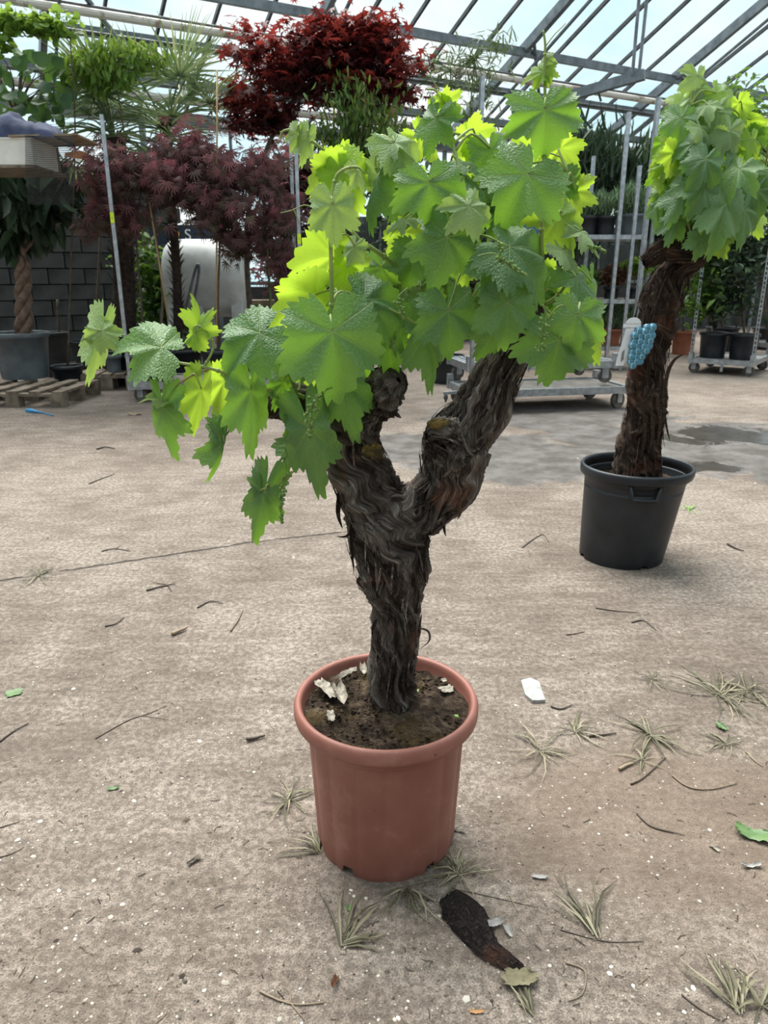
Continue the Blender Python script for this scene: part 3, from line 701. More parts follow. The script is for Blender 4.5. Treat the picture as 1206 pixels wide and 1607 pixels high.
o = part(trunk, 'bark_shreds', shreds(tubes1[:4] + [right_t, main_t], 760, 5, .02, .075, .0018, .0055, .006), M_bark, True, kind='stuff')
# hanging strips and curls that stand off the trunk
def strip(root, pxs, wpx, dy=-.04, rnd=.5, mat=None, name='bark_strip'):
    pts = catmull([W(a, b, dy) for a, b in pxs], 12); part(root, name, MB().blade([Vector(p) for p in pts], wpx * k2, up=(0, -1, .1), rnd=rnd, fold=.35), mat or M_bark, True)
for pxs, wpx, r_ in (([(545, 745), (535, 775), (531, 805), (538, 830)], 10, .3), ([(552, 770), (556, 805), (552, 850), (556, 900)], 9, .1), ([(560, 800), (548, 838), (528, 842)], 5, .3),
                   ([(700, 800), (697, 825), (700, 842)], 6, .4), ([(720, 788), (722, 805), (718, 815)], 6, .5), ([(668, 850), (664, 880), (668, 915)], 9, .2),
                   ([(655, 985), (672, 990), (674, 1005), (660, 1018)], 4, .7), ([(656, 1000), (660, 975), (662, 962)], 4, .3), ([(592, 970), (586, 985), (584, 1000)], 6, .4),
                   ([(612, 645), (622, 650), (630, 656)], 8, .5), ([(765, 655), (760, 672), (756, 682)], 8, .4), ([(570, 905), (562, 912), (572, 925)], 7, .5)):
    strip(trunk, pxs, wpx, -.035 if pxs[0][0] > 560 else -.02, r_)
M_moss = simple('orange_lichen', (.055, .040, .014), (.19, .12, .025), 60, .95, 0, .9)
def lichen(px, py, rx, ry, dy, seed):
    rg = random.Random(seed); mb = MB(); c = W(px, py, dy); k = mpp(c)
    for _ in range(90):
        a = rg.random() * 6.28; q = math.sqrt(rg.random()); mb.ball(c + Vector((math.cos(a) * q * rx * k, .012 * q * q + rg.uniform(-.002, .002), math.sin(a) * q * ry * k)), rg.uniform(.003, .0065), 6, 4, (1, .7, 1), rg.random())
    part(trunk, 'lichen_patch', mb, M_moss, True)
lichen(580, 712, 17, 15, -.042, 1); lichen(690, 668, 14, 6, -.066, 2)

# --- green shoots
SHOOTS = [  # (pixel path with depth offset, start radius px)
    ([(500, 640, -.02), (470, 620, -.04), (420, 612, -.06), (370, 592, -.08), (330, 578, -.09), (285, 570, -.09), (250, 563, -.09), (200, 552, -.08), (160, 545, -.08)], 4.2),
    ([(505, 640, -.03), (520, 590, -.07), (521, 500, -.10), (520, 420, -.11), (519, 350, -.11), (524, 290, -.10), (536, 268, -.10), (560, 262, -.10), (572, 272, -.10)], 4.6),
    ([(640, 432, .04), (600, 400, -.02), (560, 372, -.04), (540, 330, -.02), (545, 280, .02), (520, 245, .03), (490, 222, .03), (462, 205, .03), (444, 206, .03), (440, 218, .03)], 4.2),
    ([(790, 470, .04), (765, 440, -.03), (748, 400, -.06), (738, 350, -.08), (728, 290, -.05), (712, 230, -.02), (704, 185, 0), (697, 160, 0), (684, 142, 0), (670, 140, 0)], 4.6),
    ([(825, 500, 0), (850, 440, -.04), (850, 380, -.06), (852, 300, -.06), (855, 220, -.05), (856, 160, -.05), (855, 110, -.05), (856, 70, -.05), (853, 48, -.05)], 4.6),
    ([(838, 480, 0), (868, 470, -.04), (890, 440, -.04), (893, 390, -.03), (885, 330, -.02), (890, 270, 0)], 4.0),
    ([(700, 445, .05), (690, 400, .02), (660, 340, .01), (640, 310, 0), (605, 282, 0), (590, 262, 0), (592, 230, 0)], 4.0),
    ([(480, 640, -.02), (460, 660, -.06), (478, 690, -.07), (490, 710, -.07), (455, 745, -.08), (425, 768, -.08)], 3.6),
    ([(470, 625, -.03), (455, 590, -.06), (440, 550, -.07), (420, 535, -.08), (400, 520, -.08)], 3.6),
    ([(845, 470, 0), (872, 500, -.05), (890, 515, -.07), (905, 500, -.08)], 3.4),
    ([(430, 632, 0), (400, 645, -.03), (372, 662, -.04), (350, 690, -.05)], 3.0),
    ([(320, 576, -.09), (335, 545, -.09), (325, 520, -.09), (312, 512, -.09)], 2.6),
    ([(330, 578, -.09), (300, 590, -.10), (270, 610, -.11), (255, 628, -.11)], 2.4),
]
samples = []
for pp, r0 in SHOOTS:
    cpts = catmull([tuple(W(a, b, c)) for a, b, c in pp], 40); k = mpp(cpts[0])
    rad = np.linspace(r0, max(1.2, r0 * .35), 40) * k * .85
    mb = MB().tube([Vector(p) for p in cpts], list(rad), 7)
    for q in range(4, 38, 7): mb.ball(cpts[q], rad[q] * 1.5, 6, 4)          # nodes
    part(vine, 'shoot', mb, M_shoot_red if r0 in (2.4, 3.0) else M_shoot, True); samples += [np.array(p) for p in cpts[2:]]
SAMP = np.array(samples)
def petiole(root, J, yv, rad=.0016, samp=None, mat=None):
    s_ = SAMP if samp is None else samp
    d = np.linalg.norm(s_ - np.array(J), axis=1) + .35 * np.maximum(0, s_[:, 2] - J.z); q = Vector(s_[int(np.argmin(d))])
    if (q - J).length < .006: return
    mid = (J + q) * .5 - yv * (J - q).length * .25 + Vector((0, -.004, .008))
    pts = catmull([tuple(q), tuple(mid), tuple(J - yv * .002)], 9); part(root, 'petiole', MB().tube([Vector(p) for p in pts], [rad * 1.25] * 3 + [rad] * 6, 6), mat or M_shoot, True)
# leaf table: junction px, tip px, width px, kind, variant, depth offset, hint
F_, M_, B_ = -.11, -.04, .07
CAMUP = (0, -.8, .6); UPW = (0, -.35, .95); BACK = (0, .75, .62); FLATC = (0, -1, .12)
LT = [
 (254,545,193,522,128,'n',0,-.10,(.0,-.6,.8)), (158,524,139,613,40,'g',5,-.08,(.5,-.8,.2)), (160,520,190,548,48,'g',1,-.09,CAMUP), (140,520,122,535,22,'g',2,-.08,CAMUP),
 (308,522,330,482,44,'y',2,-.09,(-.5,-.8,.1)), (314,520,312,462,26,'y',5,-.08,(.6,-.7,.2)), (256,640,266,722,58,'n',1,-.12,(-.3,-.9,.2)), (316,612,306,688,46,'y',2,-.10,(.5,-.8,.2)), (264,628,224,616,44,'g',4,-.11,UPW),
 (352,598,342,656,56,'y',0,.0,BACK), (408,522,345,562,112,'n',0,-.12,(.1,-.7,.75)), (352,695,338,768,34,'n',5,-.06,(.7,-.7,.1)), (346,690,352,655,26,'n',5,-.06,(.5,-.8,.1)),
 (394,612,400,724,70,'n',2,-.10,(.4,-.9,.15)), (416,770,396,856,62,'n',1,-.09,(-.1,-1,.1)), (408,768,398,735,28,'n',5,-.09,(.1,-1,.1)), (484,672,506,783,86,'n',1,-.10,(.1,-.95,.2)), (474,690,440,756,40,'n',5,-.06,(.5,-.7,.2)),
 (462,668,468,705,34,'n',4,-.08,(.3,-.9,.3)), (540,602,562,694,84,'n',1,-.08,(.2,-.95,.25)), (522,520,537,628,158,'n',0,-.15,(.05,-.85,.5)), (495,463,428,492,112,'y',0,-.02,BACK), (525,402,462,398,104,'y',4,.0,BACK),
 (545,420,530,480,60,'y',1,.0,BACK), (573,470,640,520,110,'n',3,-.08,CAMUP), (573,470,548,455,66,'n',4,-.07,CAMUP), (610,528,618,594,68,'n',0,-.03,(.1,-.95,.1)), (670,520,688,614,72,'n',1,-.06,(.4,-.9,.05)),
 (704,487,716,558,102,'n',0,-.10,(.05,-.8,.55)), (797,475,800,545,96,'n',0,-.12,(0,-.97,.2)), (878,533,866,602,122,'n',0,-.11,(0,-.97,.15)), (907,494,896,552,82,'n',3,-.13,(-.2,-.7,.7)), (928,498,946,574,56,'y',2,-.05,(.3,-.9,.1)),
 (703,372,682,452,110,'n',1,-.11,(.05,-.8,.6)), (800,388,868,428,130,'n',3,-.11,(.0,-.65,.75)), (772,416,816,454,80,'n',4,-.10,CAMUP), (876,342,906,398,86,'y',1,-.04,(.2,-.95,.2)), (914,364,948,392,48,'g',1,-.04,UPW),
 (906,436,954,482,66,'n',1,-.06,(.3,-.6,.7)), (884,393,918,424,52,'g',3,-.05,UPW), (738,324,758,368,86,'g',1,-.13,(.0,-.6,.8)), (674,286,684,348,112,'n',0,-.11,(.0,-.85,.5)), (829,274,790,340,136,'n',0,-.10,(.0,-.9,.4)),
 (856,172,862,236,118,'n',4,-.08,(.0,-.8,.5)), (806,262,752,272,80,'y',0,.04,BACK), (738,214,770,196,66,'y',1,.05,BACK), (710,255,754,250,66,'n',3,-.02,UPW), (684,186,664,240,66,'n',1,-.02,(-.2,-.8,.5)),
 (699,164,719,142,40,'y',1,.0,BACK), (697,164,676,154,32,'y',4,.0,BACK), (832,232,798,222,54,'y',0,.04,BACK), (880,232,908,262,66,'y',1,.05,BACK), (853,114,825,116,36,'y',3,-.05,CAMUP), (854,112,872,92,38,'y',1,-.05,CAMUP),
 (858,92,868,78,22,'g',5,-.05,CAMUP), (720,276,772,296,66,'n',3,-.03,UPW), (529,267,484,290,78,'y',0,.02,BACK), (538,258,542,224,58,'y',1,.03,BACK), (536,268,562,328,84,'y',0,.0,(0,-.9,.1)), (522,322,526,386,72,'g',2,-.13,(0,-.8,.5)),
 (484,215,476,262,34,'g',5,.02,(.3,-.9,.1)), (466,207,458,238,22,'g',5,.02,(.3,-.9,.1)), (594,278,566,362,52,'n',5,-.03,(-.4,-.7,.5)), (620,226,658,270,84,'g',3,-.03,UPW), (618,224,590,240,50,'g',1,-.03,UPW), (594,276,590,226,28,'g',5,.0,(.6,-.8,.1)),
 (634,344,606,354,44,'g',1,-.02,UPW), (632,364,604,402,60,'y',1,.03,BACK), (560,268,576,302,24,'g',5,-.10,(.4,-.9,.1)), (556,388,544,418,34,'g',2,-.09,CAMUP), (660,452,622,482,76,'n',1,.02,CAMUP), (472,556,438,578,58,'n',3,-.07,CAMUP),
 (776,522,748,562,62,'n',1,-.03,(0,-.9,.2)), (872,438,858,486,68,'y',1,.02,BACK), (738,402,724,452,52,'y',0,-.01,(0,-.95,.1)), (640,300,612,345,70,'n',1,.02,CAMUP), (760,300,770,350,80,'n',0,.02,CAMUP), (720,330,700,380,70,'n',1,.03,CAMUP),
 (650,400,640,450,78,'n',0,.0,CAMUP), (690,430,660,470,70,'n',1,.05,CAMUP), (840,440,850,500,82,'n',0,.0,CAMUP), (800,330,820,375,80,'n',1,.02,CAMUP), (740,470,735,520,60,'n',1,.05,CAMUP), (455,520,425,525,60,'y',1,.03,BACK),
 (560,540,575,600,70,'n',1,.0,(.2,-.95,.1)), (600,420,590,460,60,'n',1,.02,CAMUP), (640,520,655,560,55,'y',1,.04,BACK), (900,300,900,345,60,'y',1,.04,BACK), (770,235,780,285,70,'n',3,.0,CAMUP), (480,580,470,625,60,'y',0,.05,BACK),
 (745,245,720,290,70,'y',0,.07,BACK), (700,310,655,320,60,'n',1,.03,UPW), (640,270,600,300,60,'y',0,.06,BACK), (880,470,905,520,64,'n',1,.02,CAMUP), (930,445,938,500,46,'n',2,-.02,(.5,-.8,.2)), (660,215,690,250,56,'y',1,.06,BACK),
 (445,600,432,648,40,'n',2,-.06,(.4,-.8,.2)), (880,280,870,325,66,'n',1,.03,CAMUP),
]
rl = random.Random(3)
for i, (jx, jy, tx, ty, wp, kind, var, dy, hint) in enumerate(LT):
    J = W(jx, jy, dy); k = mpp(J); pl = math.hypot(tx - jx, ty - jy) * k
    fw = -.12 if hint[1] < 0 else .12
    T = W(tx, ty, dy + fw * pl * (2.2 if hint[2] > .7 else 1.0))
    h = (hint[0] + rl.uniform(-.15, .15), hint[1], hint[2] + rl.uniform(-.1, .1))
    o = place_leaf(vine, J, T, wp * k, kind, var, h)
    petiole(o if False else vine, J, (T - J).normalized(), .0013 if wp < 60 else .0018)
# --- flower clusters and tendrils
M_berry = simple('green_grape_buds', (.10, .19, .035), (.20, .31, .07), 60, .5)
def cluster(pxs, n, rpx, dy, br=2.6, seed=0):
    rg = random.Random(seed); c = catmull([tuple(W(a, b, dy)) for a, b in pxs], 30); k = mpp(c[0]); mb = MB().tube([Vector(p) for p in c], [1.6 * k] * 30, 6)
    for i in range(n):
        t = .35 + .65 * i / n; p = Vector(c[min(29, int(t * 29))]); a = rg.random() * 6.28; rr = rpx * k * (1.25 - t) * rg.uniform(.5, 1.1)
        q = p + Vector((math.cos(a) * rr, math.sin(a) * rr, rg.uniform(-.5, .5) * rr)); mb.tube([p, q], .5 * k, 4, False); mb.ball(q, br * k * rg.uniform(.8, 1.15), 7, 5)
    part(vine, 'grape_cluster', mb, M_berry, True)
cluster([(522, 608), (500, 618), (490, 640), (486, 665), (488, 690)], 46, 14, -.14, 2.8, 1)
cluster([(447, 700), (452, 730), (446, 765), (442, 790), (442, 822)], 26, 7, -.10, 2.9, 2)
cluster([(750, 402), (775, 398), (795, 412), (812, 424), (826, 432)], 44, 10, -.15, 2.7, 3)
cluster([(782, 405), (786, 392), (784, 380)], 14, 8, -.15, 2.5, 4)
cluster([(852, 478), (858, 495), (852, 520), (848, 548), (850, 545)], 34, 15, -.14, 2.7, 5)
cluster([(640, 452), (625, 468), (630, 490), (636, 500)], 16, 10, -.09, 2.5, 6)
cluster([(918, 384), (938, 388), (952, 396)], 14, 6, -.05, 2.4, 7)
cluster([(622, 520), (616, 535), (614, 548)], 14, 8, -.06, 2.4, 8)
def tendril(pxs, dy, r0=1.1):
    c = catmull([tuple(W(a, b, dy)) for a, b in pxs], 24); k = mpp(c[0]); part(vine, 'tendril', MB().tube([Vector(p) for p in c], list(np.linspace(r0, .5, 24) * k), 5), M_shoot, True)
tendril([(500, 328), (478, 322), (458, 330), (440, 334)], -.10); tendril([(462, 330), (468, 345), (470, 352)], -.10); tendril([(855, 75), (870, 55), (885, 40), (888, 36)], -.05)
tendril([(440, 206), (446, 222), (440, 232)], .03); tendril([(860, 500), (875, 482), (888, 480), (886, 492)], -.12, 1.5); tendril([(690, 142), (676, 118), (690, 108)], 0); tendril([(640, 355), (622, 360), (612, 372)], -.02)
M_dry = simple('withered_leaf', (.035, .025, .018), (.12, .09, .06), 25, .9, 0, .5)
mb = MB(); rg = random.Random(4); c0 = W(368, 665, -.05)
for i in range(9):
    a = rg.random() * 6.28; d = Vector((math.cos(a), rg.uniform(-.5, .5), math.sin(a))) * .011; mb.blade([c0 - d * .3, c0 + d * .5 + Vector((0, .003, 0)), c0 + d], .014, up=(rg.uniform(-1, 1), -1, rg.uniform(-1, 1)), rnd=rg.random(), fold=.4)
part(vine, 'withered_leaf', mb, M_dry, True); tendril([(372, 652), (362, 640), (368, 630)], -.05)
# --- things lying on the soil
M_greyleaf = simple('bleached_dead_leaf', (.10, .085, .068), (.40, .36, .29), 70, .8, 0, .4)
def crumple(c, s, seed, stretch=(1, 1), rot=0.0, n=9, relief=.35):
    """a curled dry leaf: a folded sheet with ragged edge and thickness of its waves"""
    rg = np.random.default_rng(seed); mb = MB(); ph = rg.random(3) * 6
    for i in range(n):
        for j in range(n):
            x = (i / (n - 1) - .5) * 2; y = (j / (n - 1) - .5) * 2; q = 1 - .25 * abs(y) ** 2
            xx = x * q * (1 + .12 * rg.normal()) * stretch[0]; yy = y * (1 + .06 * rg.normal()) * stretch[1]
            z = relief * (x * x * .9 + .3 * math.sin(3 * x + ph[0]) + .3 * math.sin(2.6 * y + ph[1]) + .12 * rg.normal()) + relief * .6
            ca, sa = math.cos(rot), math.sin(rot)
            mb.v.append((c[0] + s * (xx * ca - yy * sa), c[1] + s * (xx * sa + yy * ca), c[2] + s * max(z, 0.01))); mb.r.append(.5)
    mb.f = [(i * n + j, (i + 1) * n + j, (i + 1) * n + j + 1, i * n + j + 1) for i in range(n - 1) for j in range(n - 1)]
    return mb
zs = .307
for i, (px, py, s, st, rot) in enumerate(((512, 1085, .017, (.5, 1.6), .5), (534, 1092, .018, (.5, 1.4), .25), (519, 1125, .010, (.5, 1.2), .2), (570, 1052, .010, (.5, 1.5), .1), (700, 1084, .011, (1, .8), .4), (697, 1068, .004, (1, 1), 0), (547, 1060, .012, (.5, 1.4), -.8))):
    solo('dead_leaf', crumple(G(px, py, zs), s * 1.45, 20 + i, st, rot), M_greyleaf, ('long bleached curled dead leaf on the pot soil, left one of the pair', 'bleached folded dead leaf on the pot soil, right one of the pair', 'small bleached leaf scrap in front of the curled pair on the pot soil', 'pale upright leaf scrap close behind the trunk foot on the left', 'crumpled whitish leaf scrap on the soil right of the trunk', 'tiny whitish crumb on the soil right of the trunk', 'brown curled leaf strip on the soil at the left rear of the pot')[i], 'dead leaf', smooth=True)
M_sprout = simple('sprout_green', (.16, .30, .05), (.24, .42, .09), 40, .5)
for i, (px, py) in enumerate(((640, 1092), (673, 1125), (717, 1128), (655, 1088))):
    mb = MB(); rg = random.Random(60 + i); c = G(px, py, zs - .008)
    for j in range(5):
        a = j * 1.257 + rg.random(); d = Vector((math.cos(a), math.sin(a), .35)) * rg.uniform(.004, .007); mb.blade([c + Vector((0, 0, .004)), c + d * .5 + Vector((0, 0, .006)), c + d + Vector((0, 0, .005))], .005, rnd=.5)
    mb.tube([c - Vector((0, 0, .006)), c + Vector((0, 0, .005))], .0006, 5)
    part(vine, 'sprout', mb, M_sprout, True)

# ================================================================ SECOND GRAPEVINE, BLACK POT
def pot_mat(name, c1, c2, rough=.45): return simple(name, c1, c2, 8, rough, 0, .1, .45)
M_blackpot = pot_mat('black_plastic', (.009, .011, .015), (.021, .026, .032))
M_greypot = pot_mat('grey_plastic', (.085, .105, .12), (.13, .155, .17))
M_clay = pot_mat('orange_clay', (.26, .085, .045), (.36, .13, .075), .7)
def pot_profile(rt, rb, h, rim=.035, th=.012, lip=.014):
    return [(rb, 0), (rb + .3 * (rt - lip - rb), h * .3), (rt - lip, h - rim), (rt - .002, h - rim + .002), (rt, h - rim * .6), (rt, h - .006), (rt - .005, h), (rt - th, h), (rt - th - .003, h - .01), (rt - th - .012, h - .09), (rb - th, .03), (0, .03)]
def pot_part(root, c, rt, rb, h, mat, soil_drop=.05, name='pot', seg=40, ribs=0, soil=True, rim=.035):
    f = (lambda a, i: 1 + (.012 if (a * ribs / 6.2832) % 1 < .12 and i < 3 else 0)) if ribs else None
    o = part(root, name, MB().lathe(c, pot_profile(rt, rb, h, rim), seg if not ribs else 160, f), mat, True)
    if soil:
        part(o, 'soil', soil_disc(Vector(c) + Vector((0, 0, h - soil_drop)), rt - .022 - soil_drop * .16, 9, .014, 40, 12), M_soil, True)
    return o
C2 = G(974, 871); H2 = .392
vine2 = thing('potted_grapevine', C2, 'leaning old grapevine in a tall black plastic pot with a moulded handle', 'grapevine')
pp = [(.166, 0), (.168, .02), (.177, .12), (.188, .25), (.196, .345), (.197, .349), (.212, .352), (.216, .356), (.2185, .368), (.2185, .384), (.215, .391), (.208, .3915), (.204, .386), (.2005, .36), (.202, .359), (.1975, .335), (.1955, .334), (.192, .31), (.1935, .309), (.178, .2), (.154, .03), (0, .03)]
def rib2(a, i):
    if i < 1 or i > 5: return 1.0
    return 1 + (.008 if ((a * 14 / 6.2832) % 1) < .06 else 0)
def notch2(a, i):
    d = (math.degrees(a) + 75 + 180) % 360 - 180; e = (math.degrees(a) + 172 + 180) % 360 - 180
    return .014 if i == 0 and (abs(d) < 5 or abs(e) < 5) else 0.0
mb = MB().lathe(C2, pp, 224, rib2, notch2); mb.v = [(x + .075 * z, y, z) for x, y, z in mb.v]      # the soft pot leans
pot2 = part(vine2, 'pot', mb, M_blackpot, True)
part(pot2, 'soil', soil_disc(C2 + Vector((.024, 0, .318)), .193, 15, .02, 60, 20), M_soil, True)
# moulded handle under the rim, facing the camera
ha = math.atan2(-C2.y, -C2.x) + R(13); hd = Vector((math.cos(ha), math.sin(ha), 0)); ht = Vector((-hd.y, hd.x, 0))
mb = MB(); hp = []
for t in np.linspace(-1, 1, 15):
    q = C2 + hd * (.212 + .020) + ht * (t * .062); ang = t * .062 / .23
    z = .300 if abs(t) < .8 else .300 + .05 * (abs(t) - .8) / .2
    hp.append(C2 + (hd * math.cos(ang) + ht * math.sin(ang)) * (.214 if abs(t) < .85 else .206) + Vector((0, 0, z)))
hp = [q + Vector((.022, 0, 0)) for q in hp]; mb.tube(hp, .008, 8); part(pot2, 'handle', mb, M_blackpot, True)
Y2 = C2.y
def W2(px, py, dy=0.0): return P(px, py, Y2 + dy)
kk = mpp(W2(1020, 600))
b2 = W2(1003, 735); b2.z = .32
tA = bark_tube([b2, W2(1005, 700), W2(1012, 660), W2(1018, 610), W2(1020, 560), W2(1028, 510), W2(1040, 465), W2(1054, 436), W2(1074, 412), W2(1096, 398)], [kk * q for q in (38, 32, 28, 27, 26, 29, 30, 26, 17, 8)], 71, 100, 260, .24)
tB = bark_tube([tuple(W2(*q)) for q in ((1062, 430, -.02), (1088, 412, -.05), (1098, 402, -.06), (1080, 402, -.08), (1052, 398, -.07), (1034, 392, -.05), (1030, 386, -.04))], [kk * q for q in (14, 12, 10, 9.5, 9.5, 9, 4)], 73, 64, 150, .22)
tC = bark_tube([tuple(W2(*q)) for q in ((1011, 412, -.06), (1022, 405, -.06), (1050, 388, -.05), (1080, 370, -.03), (1104, 352, .0), (1118, 320, .02), (1120, 280, .02))], [kk * q for q in (5, 12, 13, 13.5, 12, 9, 4)], 79, 64, 150, .2)
tubes2 = [tA, tB, tC]
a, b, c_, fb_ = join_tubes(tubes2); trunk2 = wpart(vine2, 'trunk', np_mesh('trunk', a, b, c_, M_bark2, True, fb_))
part(trunk2, 'bark_shreds', shreds([tA, tA, tA, tB, tC], 420, 8, .04, .13, .003, .009, .014), M_bark2, True, kind='stuff')
def strip2(pxs, wpx, dy=-.09, rnd=.8):
    pts = catmull([tuple(W2(a, b, dy)) for a, b in pxs], 14); part(trunk2, 'bark_strip', MB().blade([Vector(p) for p in pts], wpx * kk * .65, up=(.2, -1, .1), rnd=rnd * .75, fold=.3), M_bark2, True)
for pxs, wpx, r_ in (([(1040, 640), (1046, 590), (1058, 565), (1074, 556)], 11, .9), ([(1000, 640), (1020, 616), (1044, 608)], 12, .8), ([(1030, 620), (1036, 660), (1032, 700)], 12, .95), ([(1040, 630), (1046, 670), (1052, 692)], 7, .8),
                     ([(1022, 640), (1024, 680), (1018, 712)], 11, .95), ([(1000, 592), (1001, 620), (999, 640)], 7, .7), ([(1050, 450), (1068, 470), (1075, 485)], 8, .3), ([(1044, 520), (1056, 500), (1062, 500)], 5, .4), ([(1010, 640), (1012, 690), (1004, 720)], 10, .8)):
    strip2(pxs, wpx, -.08 if pxs[0][0] < 1045 else -.06, r_)
S2 = []
for pp_, r0 in (([(1108, 350), (1118, 300), (1120, 240), (1116, 190), (1100, 140)], 2.6), ([(1105, 355), (1130, 320), (1150, 270), (1160, 220), (1165, 170)], 2.6), ([(1100, 355), (1085, 320), (1075, 270), (1070, 220), (1085, 165)], 2.4), ([(1112, 350), (1150, 330), (1180, 300), (1200, 270), (1206, 225)], 2.4), ([(1085, 366), (1060, 340), (1042, 300), (1046, 260)], 2.2)):
    c = catmull([tuple(W2(a, b, random.uniform(-.08, .08))) for a, b in pp_], 24); S2 += list(c)
    part(vine2, 'shoot', MB().tube([Vector(p) for p in c], list(np.linspace(r0, 1.0, 24) * kk), 6), M_shoot, True)
S2 = np.array(S2)
LT2 = [(1140,320,1128,390,66,'n',0,-.20,FLATC),(1105,292,1090,330,70,'n',0,-.18,CAMUP),(1108,250,1090,290,60,'n',3,-.20,UPW),(1160,265,1135,300,68,'n',3,-.20,UPW),(1060,240,1045,275,54,'y',1,-.10,BACK),(1075,300,1050,345,60,'n',1,-.14,CAMUP),
 (1045,300,1038,345,40,'y',2,-.05,CAMUP),(1070,185,1062,225,56,'n',3,-.10,CAMUP),(1100,200,1120,225,52,'g',3,-.14,UPW),(1095,120,1095,155,46,'g',1,-.05,CAMUP),(1110,165,1085,180,44,'g',3,-.10,UPW),(1125,175,1120,215,50,'g',2,-.10,CAMUP),
 (1145,205,1130,245,50,'g',1,-.14,CAMUP),(1180,220,1182,255,44,'y',1,-.10,CAMUP),(1190,300,1200,335,60,'n',3,-.12,UPW),(1170,330,1172,385,58,'n',1,-.15,FLATC),(1100,375,1098,402,44,'n',0,-.15,FLATC),(1125,370,1135,400,50,'y',1,-.12,FLATC),
 (1060,345,1050,385,44,'n',2,-.10,CAMUP),(1035,320,1030,355,34,'n',1,-.05,CAMUP),(1130,300,1110,335,64,'n',1,-.10,CAMUP),(1150,235,1175,265,50,'n',1,-.12,UPW),(1088,225,1075,262,52,'n',5,-.16,UPW),(1115,225,1140,262,50,'n',1,-.1,UPW),(1098,138,1120,150,34,'g',1,-.05,CAMUP),(1090,150,1075,175,34,'g',5,-.05,CAMUP)]
rg2 = random.Random(12)
for _ in range(74):
    a = rg2.random() * 6.28; q = math.sqrt(rg2.random()); jx, jy = 1124 + math.cos(a) * q * 92, 255 + math.sin(a) * q * 120
    s = rg2.uniform(26, 54); ang = R(90 + rg2.uniform(-70, 70)); LT2.append((jx, jy, jx + math.cos(ang) * s * .75, jy + math.sin(ang) * s * .75, s, rg2.choice('nnyyyg'), rg2.choice((0, 1, 1, 2, 3, 3, 4, 5)), rg2.uniform(-.12, .18), rg2.choice((CAMUP, UPW, BACK, FLATC))))
for (jx, jy, tx, ty, wp, kind, var, dy, hint) in LT2:
    J = W2(jx, jy, dy); k = mpp(J); pl = math.hypot(tx - jx, ty - jy) * k; T = W2(tx, ty, dy + (-.35 if hint[1] < 0 else .3) * pl)
    place_leaf(vine2, J, T, wp * k, kind, var, (hint[0] + rg2.uniform(-.3, .3), hint[1], hint[2]))
    petiole(vine2, J, (T - J).normalized(), .0022, S2)
# --- variety tag tied to this trunk
M_tag = simple('white_card', (.72, .74, .76), (.82, .83, .84), 20, .4)
M_grape = simple('printed_blue_grapes', (.030, .15, .25), (.11, .33, .44), 90, .3, 0, 0, .5)
M_grapehi = simple('printed_pale_blue', (.42, .66, .72), (.50, .72, .78), 40, .35)
M_ink = simple('grey_ink', (.12, .12, .13), (.2, .2, .2), 20, .6)
TGL = W2(1010, 545, -.125)
tagr = thing('plant_tag', TGL, 'white strap tag with a blue grape bunch tied to the rear vine trunk', 'plant tag')
rows = [(520, (1003, 1012, 1021)), (527, (997, 1006, 1015, 1024)), (535, (995, 1004, 1013, 1021)), (543, (993, 1002, 1011, 1018)), (551, (992, 1000, 1009, 1015)), (559, (991, 999, 1007)), (567, (991, 998, 1004)), (573, (994,)), (514, (1016, 1024))]
bm_ = MB().ball((0, 0, 0), 1, 12, 8, (1, .8, 1)).mesh('grape', M_grape, True); bh_ = MB().tube([Vector((-.55 * math.cos(t), -.58, .62 * math.sin(t))) for t in np.linspace(-1.1, 1.1, 7)], .11, 5).mesh('highlight', M_grapehi, True)
for i, (py, xs) in enumerate(rows):
    for j, px in enumerate(xs):
        q = W2(px + random.uniform(-1, 1), py + random.uniform(-1, 1), -.125 - .004 * ((i + j) % 2)); o = link('grape', bm_, tagr, q - TGL); o.scale = (6.0 * kk,) * 3
        h_ = link('highlight', bh_, o)
mb = MB(); lo_ = [(990, 515), (986, 530), (980, 548), (975, 565), (973, 574)]
vv = []
for i, (px, py) in enumerate(lo_):
    c = W2(px, py, -.12); x = Vector((6.2 * kk, 0, .2 * kk)); vv += [c - x, c + x, c + x + Vector((0, .0012, 0)), c - x + Vector((0, .0012, 0))]
fs = []
for i in range(len(lo_) - 1):
    for j in range(4): fs.append((i * 4 + j, i * 4 + (j + 1) % 4, (i + 1) * 4 + (j + 1) % 4, (i + 1) * 4 + j))
fs += [(0, 1, 2, 3), (19, 18, 17, 16)]; mb.add(vv, fs)
strap_ = part(tagr, 'strap', mb, M_tag)
mb = MB(); c = W2(995, 508, -.122)
for t in range(14):
    a = math.pi * t / 13; mb.v += [tuple(c + Vector((math.cos(a) * 11 * kk, 0, math.sin(a) * 9 * kk))), tuple(c + Vector((math.cos(a) * 11 * kk, .0015, math.sin(a) * 9 * kk)))]; mb.r += [.5, .5]
mb.f = [(2 * t, 2 * t + 2, 2 * t + 3, 2 * t + 1) for t in range(13)] + [tuple(range(0, 28, 2))[::-1], tuple(range(1, 28, 2))]
mb.box(c + Vector((-2 * kk, 0, -3 * kk)), (26 * kk, .0016, 5 * kk)); part(tagr, 'tab', mb, M_tag)
for i in range(4): part(strap_, 'print_line', MB().bar(W2(977 + i * 1.2, 552 - i * 1.0, -.1215) + Vector((0, -.0006, 0)), W2(975 + i * 1.2, 568 - i * 1.0, -.1215) + Vector((0, -.0006, 0)), .0011), M_ink)
